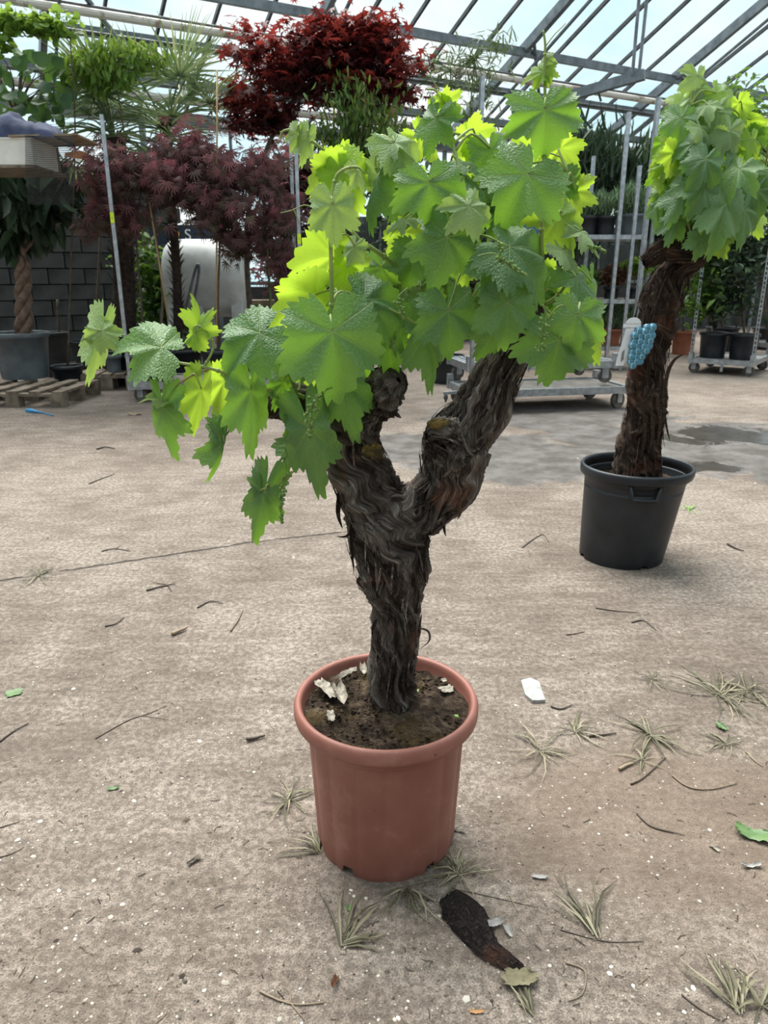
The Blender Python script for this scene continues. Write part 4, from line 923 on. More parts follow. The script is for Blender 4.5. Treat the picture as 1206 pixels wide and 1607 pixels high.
mb = MB().tube([Vector(p) for p in catmull([tuple(W2(*q)) for q in ((1000, 512, -.12), (1012, 510, -.11), (1030, 508, -.1), (1052, 518, -.06))], 10)], .0015, 5); part(tagr, 'tie_wire', mb, M_darksteel, True)

# ================================================================ TROLLEYS
M_wheel = simple('worn_rubber', (.06, .055, .05), (.16, .14, .12), 14, .8, 0, .3)
M_hub = simple('caster_hub', (.22, .20, .18), (.38, .36, .33), 18, .5, .4)
M_sticker = simple('fluorescent_sticker', (.62, .80, .02), (.70, .88, .04), 8, .5)
M_plate = simple('trolley_deck', (.16, .15, .14), (.30, .28, .25), 8, .6, .3, .2)
def text_mesh(s, size, mat, ext=.001):
    cu = bpy.data.curves.new('lettering', 'FONT'); cu.body = s; cu.size = size; cu.extrude = ext; cu.align_x = 'CENTER'; cu.align_y = 'CENTER'
    o = bpy.data.objects.new('lettering', cu); COL.objects.link(o); bpy.context.view_layer.update()
    me = bpy.data.meshes.new_from_object(o.evaluated_get(bpy.context.evaluated_depsgraph_get())); bpy.data.objects.remove(o); me.materials.clear(); me.materials.append(mat); return me
def slotted_post(mb, x, y, z0, z1, w=.035, d=.022, pitch=.05):
    """a channel post with a ladder of slots punched through its face"""
    t = .009
    for s_ in (-1, 1): mb.box((x + s_ * (w / 2 - t / 2), y, (z0 + z1) / 2), (t, d, z1 - z0))
    z = z0
    while z < z1 - .01:
        mb.box((x, y - d * .3, z + .009), (w - t, .005, .018)); z += pitch
def trolley(loc, rz, L, D, posts, label, zb=.16, wheels=True, deck='solid', stickers=(), group=None, slotted=False, name='plant_trolley', shelves=(), legs=True, wheel_r=.062):
    """posts: heights of the four corner posts (0 = none), order front-left, front-right, rear-right, rear-left; local x along the front"""
    r = thing(name, loc, label, 'trolley', group, rz=rz)
    cs = ((-L / 2, -D / 2), (L / 2, -D / 2), (L / 2, D / 2), (-L / 2, D / 2))
    for i in range(4):
        a, b = cs[i], cs[(i + 1) % 4]; part(r, 'frame_rail', MB().bar((a[0], a[1], zb), (b[0], b[1], zb), .035, .06), M_galv, local=True)
    if deck == 'solid': part(r, 'deck', MB().box((0, 0, zb + .012), (L - .05, D - .05, .012)), M_plate, local=True)
    else:
        nb = int(L / .05)
        for i in range(nb): part(r, 'deck_bar', MB().box((-L / 2 + .03 + i * (L - .06) / (nb - 1), 0, zb + .03), (.022, D - .03, .012)), M_galv, local=True)
    for (x, y) in cs:
        part(r, 'corner_socket', MB().box((x, y, zb + .03), (.05, .05, .13)), M_galv, local=True)
        if wheels:
            wx = x * .90; wy = y * .86
            wh = link('wheel', MB().tube([(-.017, 0, 0), (-.015, 0, 0), (.015, 0, 0), (.017, 0, 0)], [wheel_r * .9, wheel_r, wheel_r, wheel_r * .9], 20).mesh('wheel', M_wheel), r, (wx, wy, wheel_r)); wh.rotation_euler = (0, 0, R(90 + random.uniform(-20, 20)))
            link('hub', MB().tube([(-.021, 0, 0), (.021, 0, 0)], .026, 12).mesh('hub', M_hub), wh)
            fk = MB(); fk.box((0, .028, .045), (.055, .004, .09)); fk.box((0, -.028, .045), (.055, .004, .09)); fk.box((0, 0, .088), (.075, .075, .006))
            f_ = link('caster_fork', fk.mesh('caster_fork', M_galv), r, (wx, wy, zb - .125)); f_.location.z = max(wheel_r * .7, zb - .03 - .091)
            f_.rotation_euler = wh.rotation_euler; f_.rotation_euler.z -= R(90)
    for i, h in enumerate(posts):
        if not h: continue
        x, y = cs[i]; mb = MB()
        if slotted: slotted_post(mb, x, y, zb, h)
        else:
            mb.box((x - .012, y, (zb + h) / 2), (.006, .036, h - zb)); mb.box((x + .012, y, (zb + h) / 2), (.006, .036, h - zb)); mb.box((x, y + .016, (zb + h) / 2), (.03, .006, h - zb)); mb.box((x, y - .016, (zb + h) / 2), (.03, .006, h - zb))
        p_ = part(r, 'post', mb, M_galv, local=True)
        for (pi, z_) in stickers:
            if pi == i:
                s_ = link('sticker', MB().box((0, 0, 0), (.032, .003, .085)).mesh('sticker', M_sticker), p_, (x, y - .0215, z_)); c = link('mark', text_mesh('c', .03, M_ink, .0005), s_, (0, -.0026, 0)); c.rotation_euler = (R(90), 0, 0)
    for z in shelves:
        sh = thing('shelf', (0, 0, 0)); sh.parent = r
        for i in range(4):
            a, b = cs[i], cs[(i + 1) % 4]; part(sh, 'rail', MB().bar((a[0], a[1], z), (b[0], b[1], z), .03, .035), M_galv, local=True)
        part(sh, 'panel', MB().box((0, 0, z), (L - .03, D - .03, .01)), M_plate, local=True)
    return r
def line_fit(a, b): d = b - a; return math.atan2(d.y, d.x), d.length
# stacked pair in the middle
A, B = G(738, 650), G(984, 641); ang, L_ = line_fit(A, B); off = Vector((-math.sin(ang), math.cos(ang), 0)); DW = .62
def P_h(px, py, q):                          # height of a pixel standing over ground point q
    r = ray(px, py); t_ = q.y / r.y; return CH + r.z * t_
tz = thing
cen = (A + B) / 2 + off * DW / 2; cen.z = 0
lowt = trolley(cen, ang, L_, DW, (P_h(762, 120, A), P_h(1038, 153, B), 0, 0), 'lower galvanised flat trolley of the stacked pair behind the vine', zb=.165, stickers=((1, P_h(1030, 258, B)),), wheel_r=.072)
cen2 = cen + Vector((-.03, .02, .205)) + off * .1
trolley(cen2, ang, L_ * .93, DW * .95, (0, 0, 0, 0), 'upper slatted trolley of the stacked pair behind the vine', zb=.165, deck='bars', wheel_r=.06)
mb = MB(); q = G(700, 640); mb.tube([(0, 0, .10), (0, 0, .06), (0, 0, .02)], [.012, .02, .004], 8); o = link('tow_hook', mb.mesh('tow_hook', M_darksteel, True), lowt, (-L_ / 2 - .14, -.05, .04))
part(lowt, 'tow_bar', MB().bar((-L_ / 2, -.05, .15), (-L_ / 2 - .16, -.05, .14), .025), M_galv, local=True)
# left trolley with the weeping maples
A1, B1 = G(208, 632), G(478, 624); ang1, L1 = line_fit(A1, B1); off1 = Vector((-math.sin(ang1), math.cos(ang1), 0)); D1 = .62
cen = (A1 + B1) / 2 + off1 * D1 / 2; A1r = A1 + off1 * D1; B1r = B1 + off1 * D1
hL = P_h(163, 180, A1); hR = P_h(452, 228, B1)
TL = trolley(cen, ang1, L1, D1, (hL, hR, P_h(473, 208, B1r), 0), 'galvanised plant trolley carrying the purple weeping maples', zb=.15, stickers=((0, P_h(179, 342, A1)), (1, P_h(456, 375, B1))))
# right trolley with two black pots
A2, B2 = G(1082, 585), G(1178, 592); ang2, L2 = line_fit(A2, B2); off2 = Vector((-math.sin(ang2), math.cos(ang2), 0)); D2 = .9
cen = (A2 + B2) / 2 + off2 * D2 / 2
TR = trolley(cen, ang2, L2, D2, (P_h(1100, 420, A2), P_h(1206, 320, B2), P_h(1206, 330, B2 + off2 * D2), P_h(1110, 400, A2)), 'slotted-post trolley with two black potted shrubs at the right', zb=.15, slotted=True)
part(TR, 'latch', MB().box((.02, -D2 / 2 - .01, .09), (.03, .012, .10)).box((.02, -D2 / 2 - .012, .13), (.10, .012, .03)), M_galv, local=True)
A3 = G(1196, 566); TF = trolley(A3 + Vector((.55, .3, 0)), R(4), 1.0, .6, (2.0, 2.0, 2.0, 2.0), 'slotted-post trolley cut by the right picture edge', zb=.2, slotted=True)

# ================================================================ BACKGROUND PLANTS
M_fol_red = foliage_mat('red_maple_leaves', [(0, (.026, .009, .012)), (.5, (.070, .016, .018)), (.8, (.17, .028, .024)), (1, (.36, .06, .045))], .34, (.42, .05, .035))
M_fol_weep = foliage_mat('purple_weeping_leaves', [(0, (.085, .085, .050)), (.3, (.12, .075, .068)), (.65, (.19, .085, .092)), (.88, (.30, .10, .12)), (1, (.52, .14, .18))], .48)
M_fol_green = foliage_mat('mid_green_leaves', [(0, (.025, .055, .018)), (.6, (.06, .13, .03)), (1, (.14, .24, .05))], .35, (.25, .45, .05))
M_fol_dark = foliage_mat('dark_green_leaves', [(0, (.014, .030, .016)), (.7, (.040, .075, .036)), (1, (.085, .135, .065))], .25)
M_fol_lime = foliage_mat('lime_leaves', [(0, (.07, .15, .025)), (.6, (.15, .27, .045)), (1, (.30, .39, .08))], .45, (.42, .6, .08))
M_fol_tip = foliage_mat('red_tipped_leaves', [(0, (.03, .07, .018)), (.6, (.08, .17, .035)), (.85, (.16, .19, .05)), (1, (.34, .11, .06))], .35, (.3, .4, .05))
M_fol_bam = foliage_mat('bamboo_leaves', [(0, (.05, .09, .03)), (1, (.18, .24, .09))], .4)
M_fol_pine = foliage_mat('blue_green_needles', [(0, (.05, .09, .045)), (.7, (.14, .23, .115)), (1, (.28, .38, .22))], .25)
M_fol_rust = foliage_mat('rusty_leaves', [(0, (.06, .03, .02)), (.6, (.16, .075, .045)), (1, (.25, .14, .08))], .25)
M_palm = foliage_mat('palm_leaf', [(0, (.05, .095, .055)), (.5, (.12, .18, .10)), (.8, (.26, .31, .18)), (1, (.48, .46, .26))], .3, (.25, .35, .1))
M_stem = simple('grey_brown_stem', (.06, .045, .034), (.13, .10, .075), 20, .85, 0, .5)
M_bamboo = simple('bamboo_cane', (.28, .19, .085), (.42, .31, .15), 9, .5)
M_gcane = simple('green_stake', (.10, .15, .05), (.17, .21, .08), 9, .5)
M_palmtrunk = simple('fibrous_palm_trunk', (.016, .011, .009), (.060, .040, .030), 30, .95, 0, .9)
def stemtube(root, name, pts, r0, r1, mat, n=10, seg=7):
    c = catmull([tuple(p) for p in pts], n); return part(root, name, MB().tube([Vector(p) for p in c], list(np.linspace(r0, r1, n)), seg), mat, True)
def branches(root, origin, pts, n, r0, mat, seed, name='branch'):
    rg = random.Random(seed); mb = MB(); o = Vector(origin)
    for _ in range(n):
        q = Vector(pts[rg.randrange(len(pts))]); m = o.lerp(q, .5) + Vector((rg.uniform(-.1, .1), rg.uniform(-.1, .1), abs(rg.gauss(.06, .08)))) * (q - o).length
        c = catmull([tuple(o), tuple(m), tuple(q)], 8); mb.tube([Vector(p) for p in c], list(np.linspace(r0, r0 * .15, 8)), 5)
    return part(root, name, mb, mat, True)
def plant(name, label, cat, blobs, n, tmpl, size, mat, mode, base, potspec=None, stem=None, stake=None, group=None, seed=1, nbr=14, hi=0.0, sizevar=.35, stem_r=.02, stem_mat=None, shell=.55, fork=None, clump=None):
    """base: ground point of the pot; blobs in px; stem: px path with depth; hi: how much the upper leaves take the ramp's top colour"""
    rg = np.random.default_rng(seed); base = Vector(base); r = thing(name, base, label, cat, group); o = None
    if potspec:
        rt, rb, h, pm = potspec; o = pot_part(r, base, rt, rb, h, pm)
        top = base + Vector((0, 0, h - .06))
    else: top = base
    pts, t = blob_pts(blobs, n, rg, shell, clump)
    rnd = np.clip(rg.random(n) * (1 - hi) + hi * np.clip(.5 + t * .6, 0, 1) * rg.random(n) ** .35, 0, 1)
    wpart(r, 'foliage', cloud_mesh('foliage', pts, tmpl, size, mat, mode, rg, sizevar, rnd), kind='stuff')
    sm = stem_mat or M_stem
    if stem: sp = [top] + [P(*q) for q in stem]
    else: c = Vector(pts.mean(0)); sp = [top, top.lerp(c, .5), c]
    stemtube(r, 'stem', sp, stem_r, stem_r * .5, sm)
    branches(r, fork or sp[-1], pts[rg.permutation(n)[:60]], nbr, stem_r * .5, sm, seed)
    if stake:
        a, b, m = stake; stemtube(r, 'stake', [P(*a), P(*b)], .009, .008, m, 4)
    return r
def on(root_point, px, py): pass
OV, STAR, DIS, STRIP, RND = T_oval(), T_star(7, .35), T_dissect(), T_strip(.09), T_round()
zt = .175
# -- three weeping maples standing on the left trolley
def deckpt(px, py, z): q = G(px, py, z); return Vector((q.x, q.y, z))
DA = A1.lerp(B1, .14) + off1 * .31; DB = A1.lerp(B1, .50) + off1 * .31; DC = A1.lerp(B1, .84) + off1 * .31
for q in (DA, DB, DC): q.z = zt
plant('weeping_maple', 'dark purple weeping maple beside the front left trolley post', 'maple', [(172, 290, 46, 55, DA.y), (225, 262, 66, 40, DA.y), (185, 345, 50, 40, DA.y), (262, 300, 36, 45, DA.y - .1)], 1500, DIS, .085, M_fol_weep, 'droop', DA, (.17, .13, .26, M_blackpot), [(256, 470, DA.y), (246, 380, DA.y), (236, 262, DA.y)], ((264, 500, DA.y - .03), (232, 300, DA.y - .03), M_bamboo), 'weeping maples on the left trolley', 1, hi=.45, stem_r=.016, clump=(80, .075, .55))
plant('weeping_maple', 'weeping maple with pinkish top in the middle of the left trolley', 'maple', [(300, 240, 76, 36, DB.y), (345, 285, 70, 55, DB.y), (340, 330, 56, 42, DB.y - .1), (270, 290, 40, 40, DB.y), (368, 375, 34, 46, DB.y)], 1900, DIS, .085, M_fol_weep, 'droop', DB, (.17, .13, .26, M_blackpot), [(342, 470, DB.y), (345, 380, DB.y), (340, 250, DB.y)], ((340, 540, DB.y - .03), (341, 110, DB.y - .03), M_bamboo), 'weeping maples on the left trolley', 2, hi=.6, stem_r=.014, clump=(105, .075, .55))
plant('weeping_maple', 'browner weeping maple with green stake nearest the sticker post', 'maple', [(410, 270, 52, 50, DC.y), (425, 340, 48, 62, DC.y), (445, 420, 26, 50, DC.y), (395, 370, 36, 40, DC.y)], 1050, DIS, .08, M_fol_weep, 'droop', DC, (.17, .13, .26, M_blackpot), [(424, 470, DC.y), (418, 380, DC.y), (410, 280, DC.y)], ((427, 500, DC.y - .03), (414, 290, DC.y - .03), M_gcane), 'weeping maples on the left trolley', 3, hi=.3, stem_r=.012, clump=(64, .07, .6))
# -- red maple towering behind
q = G(405, 600)
plant('red_maple', 'tall upright red maple rising behind the weeping maples to the roof', 'maple', [(385, 62, 38, 34, q.y), (450, 120, 88, 62, q.y), (540, 95, 88, 52, q.y), (596, 62, 44, 36, q.y), (600, 110, 46, 50, q.y), (560, 160, 60, 50, q.y), (415, 185, 62, 42, q.y), (500, 60, 50, 34, q.y), (625, 158, 26, 16, q.y)], 4600, STAR, .080, M_fol_red, 'flat', q, (.26, .2, .38, M_blackpot), [(392, 480, q.y), (388, 340, q.y), (420, 230, q.y), (470, 150, q.y)], None, None, 4, 30, hi=.85, stem_r=.035, clump=(150, .13, .32))  # hi paints light on the crown: upper leaves get brighter reds
q = G(560, 610)
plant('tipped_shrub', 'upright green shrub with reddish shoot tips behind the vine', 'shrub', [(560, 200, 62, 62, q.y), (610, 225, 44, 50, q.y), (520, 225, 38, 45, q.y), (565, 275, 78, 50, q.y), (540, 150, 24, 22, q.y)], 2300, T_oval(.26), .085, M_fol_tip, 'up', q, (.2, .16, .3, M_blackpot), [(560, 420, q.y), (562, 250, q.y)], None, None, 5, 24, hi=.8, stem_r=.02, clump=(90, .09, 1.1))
# -- bamboo
q = G(700, 600)
mb = None
plant('bamboo', 'airy bamboo reaching the roof pipe behind the vine', 'bamboo', [(740, 95, 80, 40, q.y), (720, 150, 60, 42, q.y), (780, 70, 40, 30, q.y), (760, 185, 40, 30, q.y), (690, 120, 40, 40, q.y)], 720, T_strip(.10), .12, M_fol_bam, 'random', q, (.2, .16, .3, M_blackpot), [(720, 420, q.y), (735, 220, q.y), (745, 90, q.y)], None, None, 6, 24, stem_r=.012, stem_mat=M_gcane)
# -- palms
def fan_palm(base, trunk_px, crowns, label, seed, rt=.13, nfr=15, hub_r=.55):
    rg = random.Random(seed); base = Vector(base); r = thing('fan_palm', base, label, 'palm', 'fan palms by the block wall')
    pot_part(r, base, .27, .21, .36, M_blackpot)
    pts = [base + Vector((0, 0, .28))] + [P(*q) for q in trunk_px]
    stemtube(r, 'trunk', pts, rt, rt * .75, M_palmtrunk, 14, 14)
    mb = MB(); c = catmull([tuple(p) for p in pts], 40)
    for _ in range(220):
        q = Vector(c[rg.randrange(4, 40)]); a = rg.random() * 6.28; d = Vector((math.cos(a), math.sin(a), 0)); mb.blade([q + d * rt * .9, q + d * (rt + .02) + Vector((0, 0, .05)), q + d * (rt + rg.uniform(.03, .07)) + Vector((0, 0, rg.uniform(.06, .12)))], .03, rnd=rg.random())
    part(r, 'trunk_fibre', mb, M_palmtrunk, True, kind='stuff')
    hub = Vector(c[-1])
    for i in range(nfr):
        a = 2 * math.pi * i / nfr + rg.uniform(-.2, .2); el = rg.uniform(-.35, 1.15)
        d = Vector((math.cos(a) * math.cos(el), math.sin(a) * math.cos(el) * .8, math.sin(el))).normalized(); pl = hub_r * rg.uniform(.75, 1.15)
        fc = hub + d * pl + Vector((0, 0, -.06 * (1 - math.sin(el)))); side = d.cross(Vector((0, 0, 1))); side = side.normalized() if side.length > .1 else Vector((1, 0, 0)); nrm = side.cross(d)
        fr = MB().tube([hub, hub + d * pl * .5 + Vector((0, 0, .03)), fc], [.012, .009, .007], 5, rnd=.6); RL = rg.uniform(.48, .72)
        for k in range(23):
            b = R(-112 + 224 * k / 22); dd = (d * math.cos(b) + side * math.sin(b)); ll = RL * (1 - .18 * abs(b) / 2) * rg.uniform(.92, 1.05)
            tip = fc + dd * ll + Vector((0, 0, -.10 * ll * rg.uniform(.3, 1.6))) + nrm * .04
            fr.blade([fc, fc.lerp(tip, .45) + nrm * .035, tip], .028, up=nrm, rnd=min(1, max(0, rg.gauss(.5, .25))), fold=.35)
        part(r, 'frond', fr, M_palm)
    return r
q = G(200, 600); fan_palm(q, [(196, 480, q.y), (190, 330, q.y), (180, 215, q.y)], None, 'shaggy trunked fan palm behind the front left trolley post', 31, .125, 19)
q = G(283, 600); fan_palm(q, [(278, 440, q.y), (268, 300, q.y), (262, 205, q.y)], None, 'slimmer fan palm right of the shaggy one, by the white tank', 32, .05, 14)
# -- shrubs at the far left
q = G(-30, 612); 
r = thing('round_leaf_shrub', q, 'shrub with big round dark green leaves at the upper left corner', 'shrub'); pot_part(r, q, .22, .17, .34, M_blackpot)
stemtube(r, 'stem', [q + Vector((0, 0, .3)), P(-30, 400, q.y), P(10, 250, q.y), P(30, 150, q.y)], .025, .012, M_stem)
rg = random.Random(8)
M_roundleaf = foliage_mat('round_leaf', [(0, (.030, .075, .035)), (1, (.085, .165, .055))], .3, (.22, .42, .05))
tv, tf = T_round(11); rm = MB(); rm.add([tuple(v) for v in tv], [tuple(int(i) for i in f) for f in tf]); 
rms = []
for k in range(4):
    m2 = MB(); m2.add([tuple(v) for v in tv], [tuple(int(i) for i in f) for f in tf], [k / 3] * len(tv)); rms.append(m2.mesh('leaf', M_roundleaf, True))
ends = []
for i in range(125):
    a = rg.random() * 6.28; u_ = math.sqrt(rg.random()); px, py = 40 + math.cos(a) * u_ * 82, 132 + math.sin(a) * u_ * 62
    p = P(px, py, q.y + rg.uniform(-.35, .35)); o = link('leaf', rms[rg.randrange(4)], r, p - q); o.rotation_euler = (R(rg.uniform(-170, -60)), R(rg.uniform(-40, 40)), R(rg.uniform(-60, 60))); s_ = rg.uniform(.085, .165); o.scale = (s_, s_, s_); ends.append(p)
branches(r, P(25, 180, q.y), ends, 26, .010, M_stem, 9)
q = G(110, 612)
plant('climbing_vine', 'light green climber trained along the roof rods at the upper left', 'climber', [(30, 32, 60, 18, 7.2), (95, 38, 40, 20, 7.2), (60, 48, 50, 12, 7.2), (8, 60, 14, 30, 7.2)], 420, T_round(8), .065, M_fol_lime, 'random', q, (.16, .12, .25, M_blackpot), [(112, 400, 7.3), (118, 200, 7.3), (110, 60, 7.3)], None, None, 12, 16, stem_r=.010, hi=.5)
q = G(232, 611)
plant('feathery_shrub', 'lime green feathery leaved shrub above the fan palms', 'shrub', [(150, 95, 34, 30, q.y), (185, 75, 40, 24, q.y), (225, 82, 42, 22, q.y), (170, 115, 50, 22, q.y), (120, 100, 40, 26, q.y)], 620, T_oval(.36), .095, M_fol_lime, 'droop', q, (.16, .12, .25, M_blackpot), [(220, 450, q.y), (200, 250, q.y), (180, 110, q.y)], None, None, 13, 20, stem_r=.012, hi=.4)
q = G(240, 585)
plant('leafy_shrub', 'dark leafy bush between palm trunk and white tank', 'shrub', [(240, 440, 34, 60, q.y), (225, 400, 24, 30, q.y), (262, 470, 40, 34, q.y), (245, 520, 40, 34, q.y)], 900, T_oval(.5), .12, M_fol_green, 'random', q, (.2, .15, .28, M_blackpot), None, None, None, 14, 14, stem_r=.012, clump=(40, .1, .7))
# -- braided tree in the grey pot on a pallet
def pallet(c, rz, L, D, label, h=.14):
    r = thing('pallet', c, label, 'pallet', rz=rz)
    for i in range(5): part(r, 'board', MB().box((-L / 2 + .05 + i * (L - .1) / 4, 0, h - .011), (.10, D, .022)), M_timber, local=True)
    for y in (-D / 2 + .05, 0, D / 2 - .05):
        part(r, 'stringer', MB().box((0, y, h - .033), (L, .10, .022)), M_timber, local=True)
        for x in (-L / 2 + .06, 0, L / 2 - .06): part(r, 'block', MB().box((x, y, (h - .044) / 2), (.12, .10, h - .044)), M_timber, local=True)
    return r
q = G(25, 640); pc = q + Vector((0, .42, 0)); pallet(Vector((q.x - .02, q.y + .42, 0)), R(-2), .92, .8, 'weathered grey wooden pallet under the grey pot')
q = G(41, 592, .142); q.z = .142
bt = thing('braided_tree', q, 'tree with plaited trunk in a big grey pot on a pallet', 'tree')
pot_part(bt, q, .27, .215, .44, M_greypot, rim=.05)
M_braid = simple('braided_bark', (.10, .062, .045), (.22, .15, .11), 24, .8, 0, .4)
for s_ in range(3):
    pts = []
    for i in range(36):
        t = i / 35; c = P(38 - 2 * t, 534 - 120 * t, q.y); a = s_ * 2.094 + t * 9; rr = .05 * (1 - .3 * t); pts.append(c + Vector((math.cos(a) * rr, math.sin(a) * rr, 0)))
    end = [(5, 285), (60, 318), (88, 345)][s_]
    tail = catmull([tuple(pts[-1]), tuple(P(36, 395, q.y)), tuple(P(*end, q.y))], 10)[1:]
    part(bt, 'trunk_strand', MB().tube(pts + [Vector(p) for p in tail], [.042] * 30 + list(np.linspace(.042, .018, 15)), 9), M_braid, True)
rg_ = np.random.default_rng(44); pts, t = blob_pts([(20, 290, 60, 52, q.y), (80, 285, 44, 56, q.y), (45, 330, 60, 34, q.y), (10, 350, 34, 40, q.y)], 420, rg_)
wpart(bt, 'foliage', cloud_mesh('foliage', pts, T_oval(.38), .24, M_fol_dark, 'droop', rg_, .3), kind='stuff')
M_orangeleaf = simple('rust_leaf_underside', (.26, .09, .03), (.36, .15, .05), 30, .7)
for (px, py, dx, dy_) in ((122, 225, 10, -16), (128, 245, 26, 6), (140, 250, 10, 12)):
    part(bt, 'rusty_leaf', MB().blade([P(px - dx, py - dy_ * .3, q.y - .3), P(px, py, q.y - .32), P(px + dx, py + dy_ * .6, q.y - .3)], .09, up=(0, -1, .3), rnd=.5), M_orangeleaf, True)
stemtube(bt, 'twig', [P(70, 330, q.y), P(100, 280, q.y - .2), P(122, 238, q.y - .3)], .012, .006, M_stem)
# dark pots further back on the left
for (px, py, rt, h, lab, stem) in ((92, 590, .17, .50, 'narrow dark pot tucked behind the grey pot', (92, 470)), (152, 577, .29, .34, 'wide low black tub with a bare staked stem by the block wall', (157, 330))):
    q = G(px, py); r = thing('plant_pot', q, lab, 'pot'); pot_part(r, q, rt, rt * .78, h, M_blackpot)
    stemtube(r, 'stem', [q + Vector((0, 0, h - .06)), P(stem[0], stem[1] + 60, q.y), P(stem[0] - 2, stem[1], q.y)], .02, .014, M_stem)
# pallet block stack with little pots
q = G(165, 612); pallet(Vector((q.x, q.y + .25, 0)), R(5), .62, .5, 'short timber skid left of the trolley with small pots on it', .16)
for i, (dx, lab) in enumerate(((-.02, 'small grey-black pot on the timber skid, left one'), (.19, 'small grey-black pot on the timber skid, right one'))):
    c = Vector((q.x + dx + .06, q.y + .22, .16)); r = thing('plant_pot', c, lab, 'pot', 'small pots on the timber skid'); pot_part(r, c, .09, .07, .17, M_greypot)
# rack with box and jacket at the left edge
M_box = simple('white_carton', (.66, .64, .58), (.80, .78, .72), 10, .8)
M_navy = simple('navy_quilted_fabric', (.016, .024, .062), (.040, .054, .120), 14, .8, 0, .6)
M_net = simple('black_net', (.02, .02, .02), (.04, .04, .04), 20, .8)
M_card = simple('brown_board', (.20, .15, .09), (.33, .26, .17), 9, .8)
RY = 6.15; za = P(30, 258, RY).z
rk = thing('storage_rack', Vector((P(-20, 260, RY).x, RY + .3, 0)), 'tall rack with a board top draped in dark net at the left edge', 'rack')
xL, xR = P(-160, 255, RY).x, P(118, 255, RY).x
for x in (xL + .03, G(-110, 660).x - .1):
    for y in (RY + .05, RY + .6): part(rk, 'post', MB().bar((x, y, 0), (x, y, za - .02), .035), M_darksteel)
xB = P(52, 258, RY).x; part(rk, 'top_board', MB().box(((xL + xB) / 2, RY + .32, za - .01), (xB - xL, .6, .022)), M_timber)
mb = MB(); e0 = Vector((xR - .48, RY - .02, za + .19)); e1 = Vector((xR, RY + .1, za + .22))
part(rk, 'flap', MB().add([e0, e1, e1 + Vector((0, .5, 0)), e0 + Vector((0, .5, 0)), e0 + Vector((0, 0, .012)), e1 + Vector((0, 0, .012)), e1 + Vector((0, .5, .012)), e0 + Vector((0, .5, .012))], [(0,3,2,1),(4,5,6,7),(0,1,5,4),(1,2,6,5),(2,3,7,6),(3,0,4,7)]), M_card)
part(rk, 'strut', MB().bar((xB - .02, RY + .52, za), (xB - .02, RY + .52, za + .2), .03), M_timber)
for i in range(40):
    i *= 25 / 39; x = xR - .36 + .36 * i / 25; mb.tube([Vector((x, RY + .02, za + .2)), Vector((x - .01, RY - .03, za)), Vector((x - .04, RY + .0, za - .28))], .0016, 4, False)
for j in range(34):
    t = j / 33; z = za + .2 - .48 * t; sh = .05 * t * t; mb.tube([Vector((xR - .36 - sh, RY - .01 - .02 * math.sin(3 * t), z)), Vector((xR - .22 - sh, RY - .03, z - .01)), Vector((xR - sh * 1.2, RY, z))], .0016, 4, False)
part(rk, 'net', mb, M_net, kind='stuff')
bz = za + .002; x0, x1 = P(-120, 240, RY).x, P(49, 240, RY).x; zb1 = P(20, 217, RY).z
bx = thing('carton', Vector(((x0 + x1) / 2, RY + .25, bz)), 'white carton standing on the rack under the navy jacket', 'box')
part(bx, 'body', MB().box(((x0 + x1) / 2, RY + .25, (bz + zb1) / 2), (x1 - x0, .45, zb1 - bz)), M_box); part(bx, 'lid', MB().box(((x0 + x1) / 2, RY + .25, zb1 + .004), (x1 - x0 + .012, .462, .012)), M_box)
# jacket: a crumpled quilted heap
mb = MB(); nx_, ny_ = 60, 34; jx0, jx1 = P(-110, 200, RY).x, P(80, 200, RY).x
for i in range(nx_):
    for j in range(ny_):
        u_, v_ = i / (nx_ - 1), j / (ny_ - 1); e = (1 - abs(2 * u_ - 1) ** 3) * (1 - abs(2 * v_ - 1) ** 3)
        f_ = float(fbm(np.array([u_ * 5]), np.array([v_ * 3]), 77, 4)[0]); z = zb1 + .010 + .19 * e ** .45 * (.35 + .9 * f_) + .012 * abs(math.sin(u_ * 40 + v_ * 9)) * e
        mb.v.append((jx0 + (jx1 - jx0) * u_, RY + .03 + .42 * v_, z)); mb.r.append(.5)
mb.f = [(i * ny_ + j, (i + 1) * ny_ + j, (i + 1) * ny_ + j + 1, i * ny_ + j + 1) for i in range(nx_ - 1) for j in range(ny_ - 1)]
solo('jacket', mb, M_navy, 'crumpled navy quilted jacket thrown on the white carton', 'jacket', smooth=True)

# -- white tank, sign, bench behind the maples
M_tankw = simple('stained_white_tank', (.52, .54, .52), (.78, .81, .82), 4, .5, 0, .1)
q = G(335, 585); tk = thing('water_tank', q, 'stained white cylindrical tank on legs behind the weeping maples', 'tank')
c0, c1 = P(262, 437, q.y), P(390, 437, q.y); rr = 58 * mpp(c0)
pr = [0, .5, .86, .97, 1, 1, 1, .97, .86, .5, 0]; xs = [0, .01, .05, .10, .16, .5, .84, .90, .95, .99, 1]
part(tk, 'shell', MB().tube([c0.lerp(c1, x) for x in xs], [max(.001, rr * p_) for p_ in pr], 32), M_tankw, True)
for t in (.12, .42, .9):
    c = c0.lerp(c1, t); part(tk, 'leg', MB().bar((c.x, c.y - .25, 0), (c.x, c.y - .25, c.z - rr * .55), .12), M_tankw); part(tk, 'leg', MB().bar((c.x, c.y + .25, 0), (c.x, c.y + .25, c.z - rr * .55), .12), M_tankw)
hh = [(288, 500), (300, 450), (308, 420), (312, 416), (312, 430), (306, 465), (297, 500)]
part(tk, 'handle', MB().tube([Vector(p) for p in catmull([tuple(P(a, b, q.y - .62)) for a, b in hh], 24)], .016, 7), M_roofsteel, True)
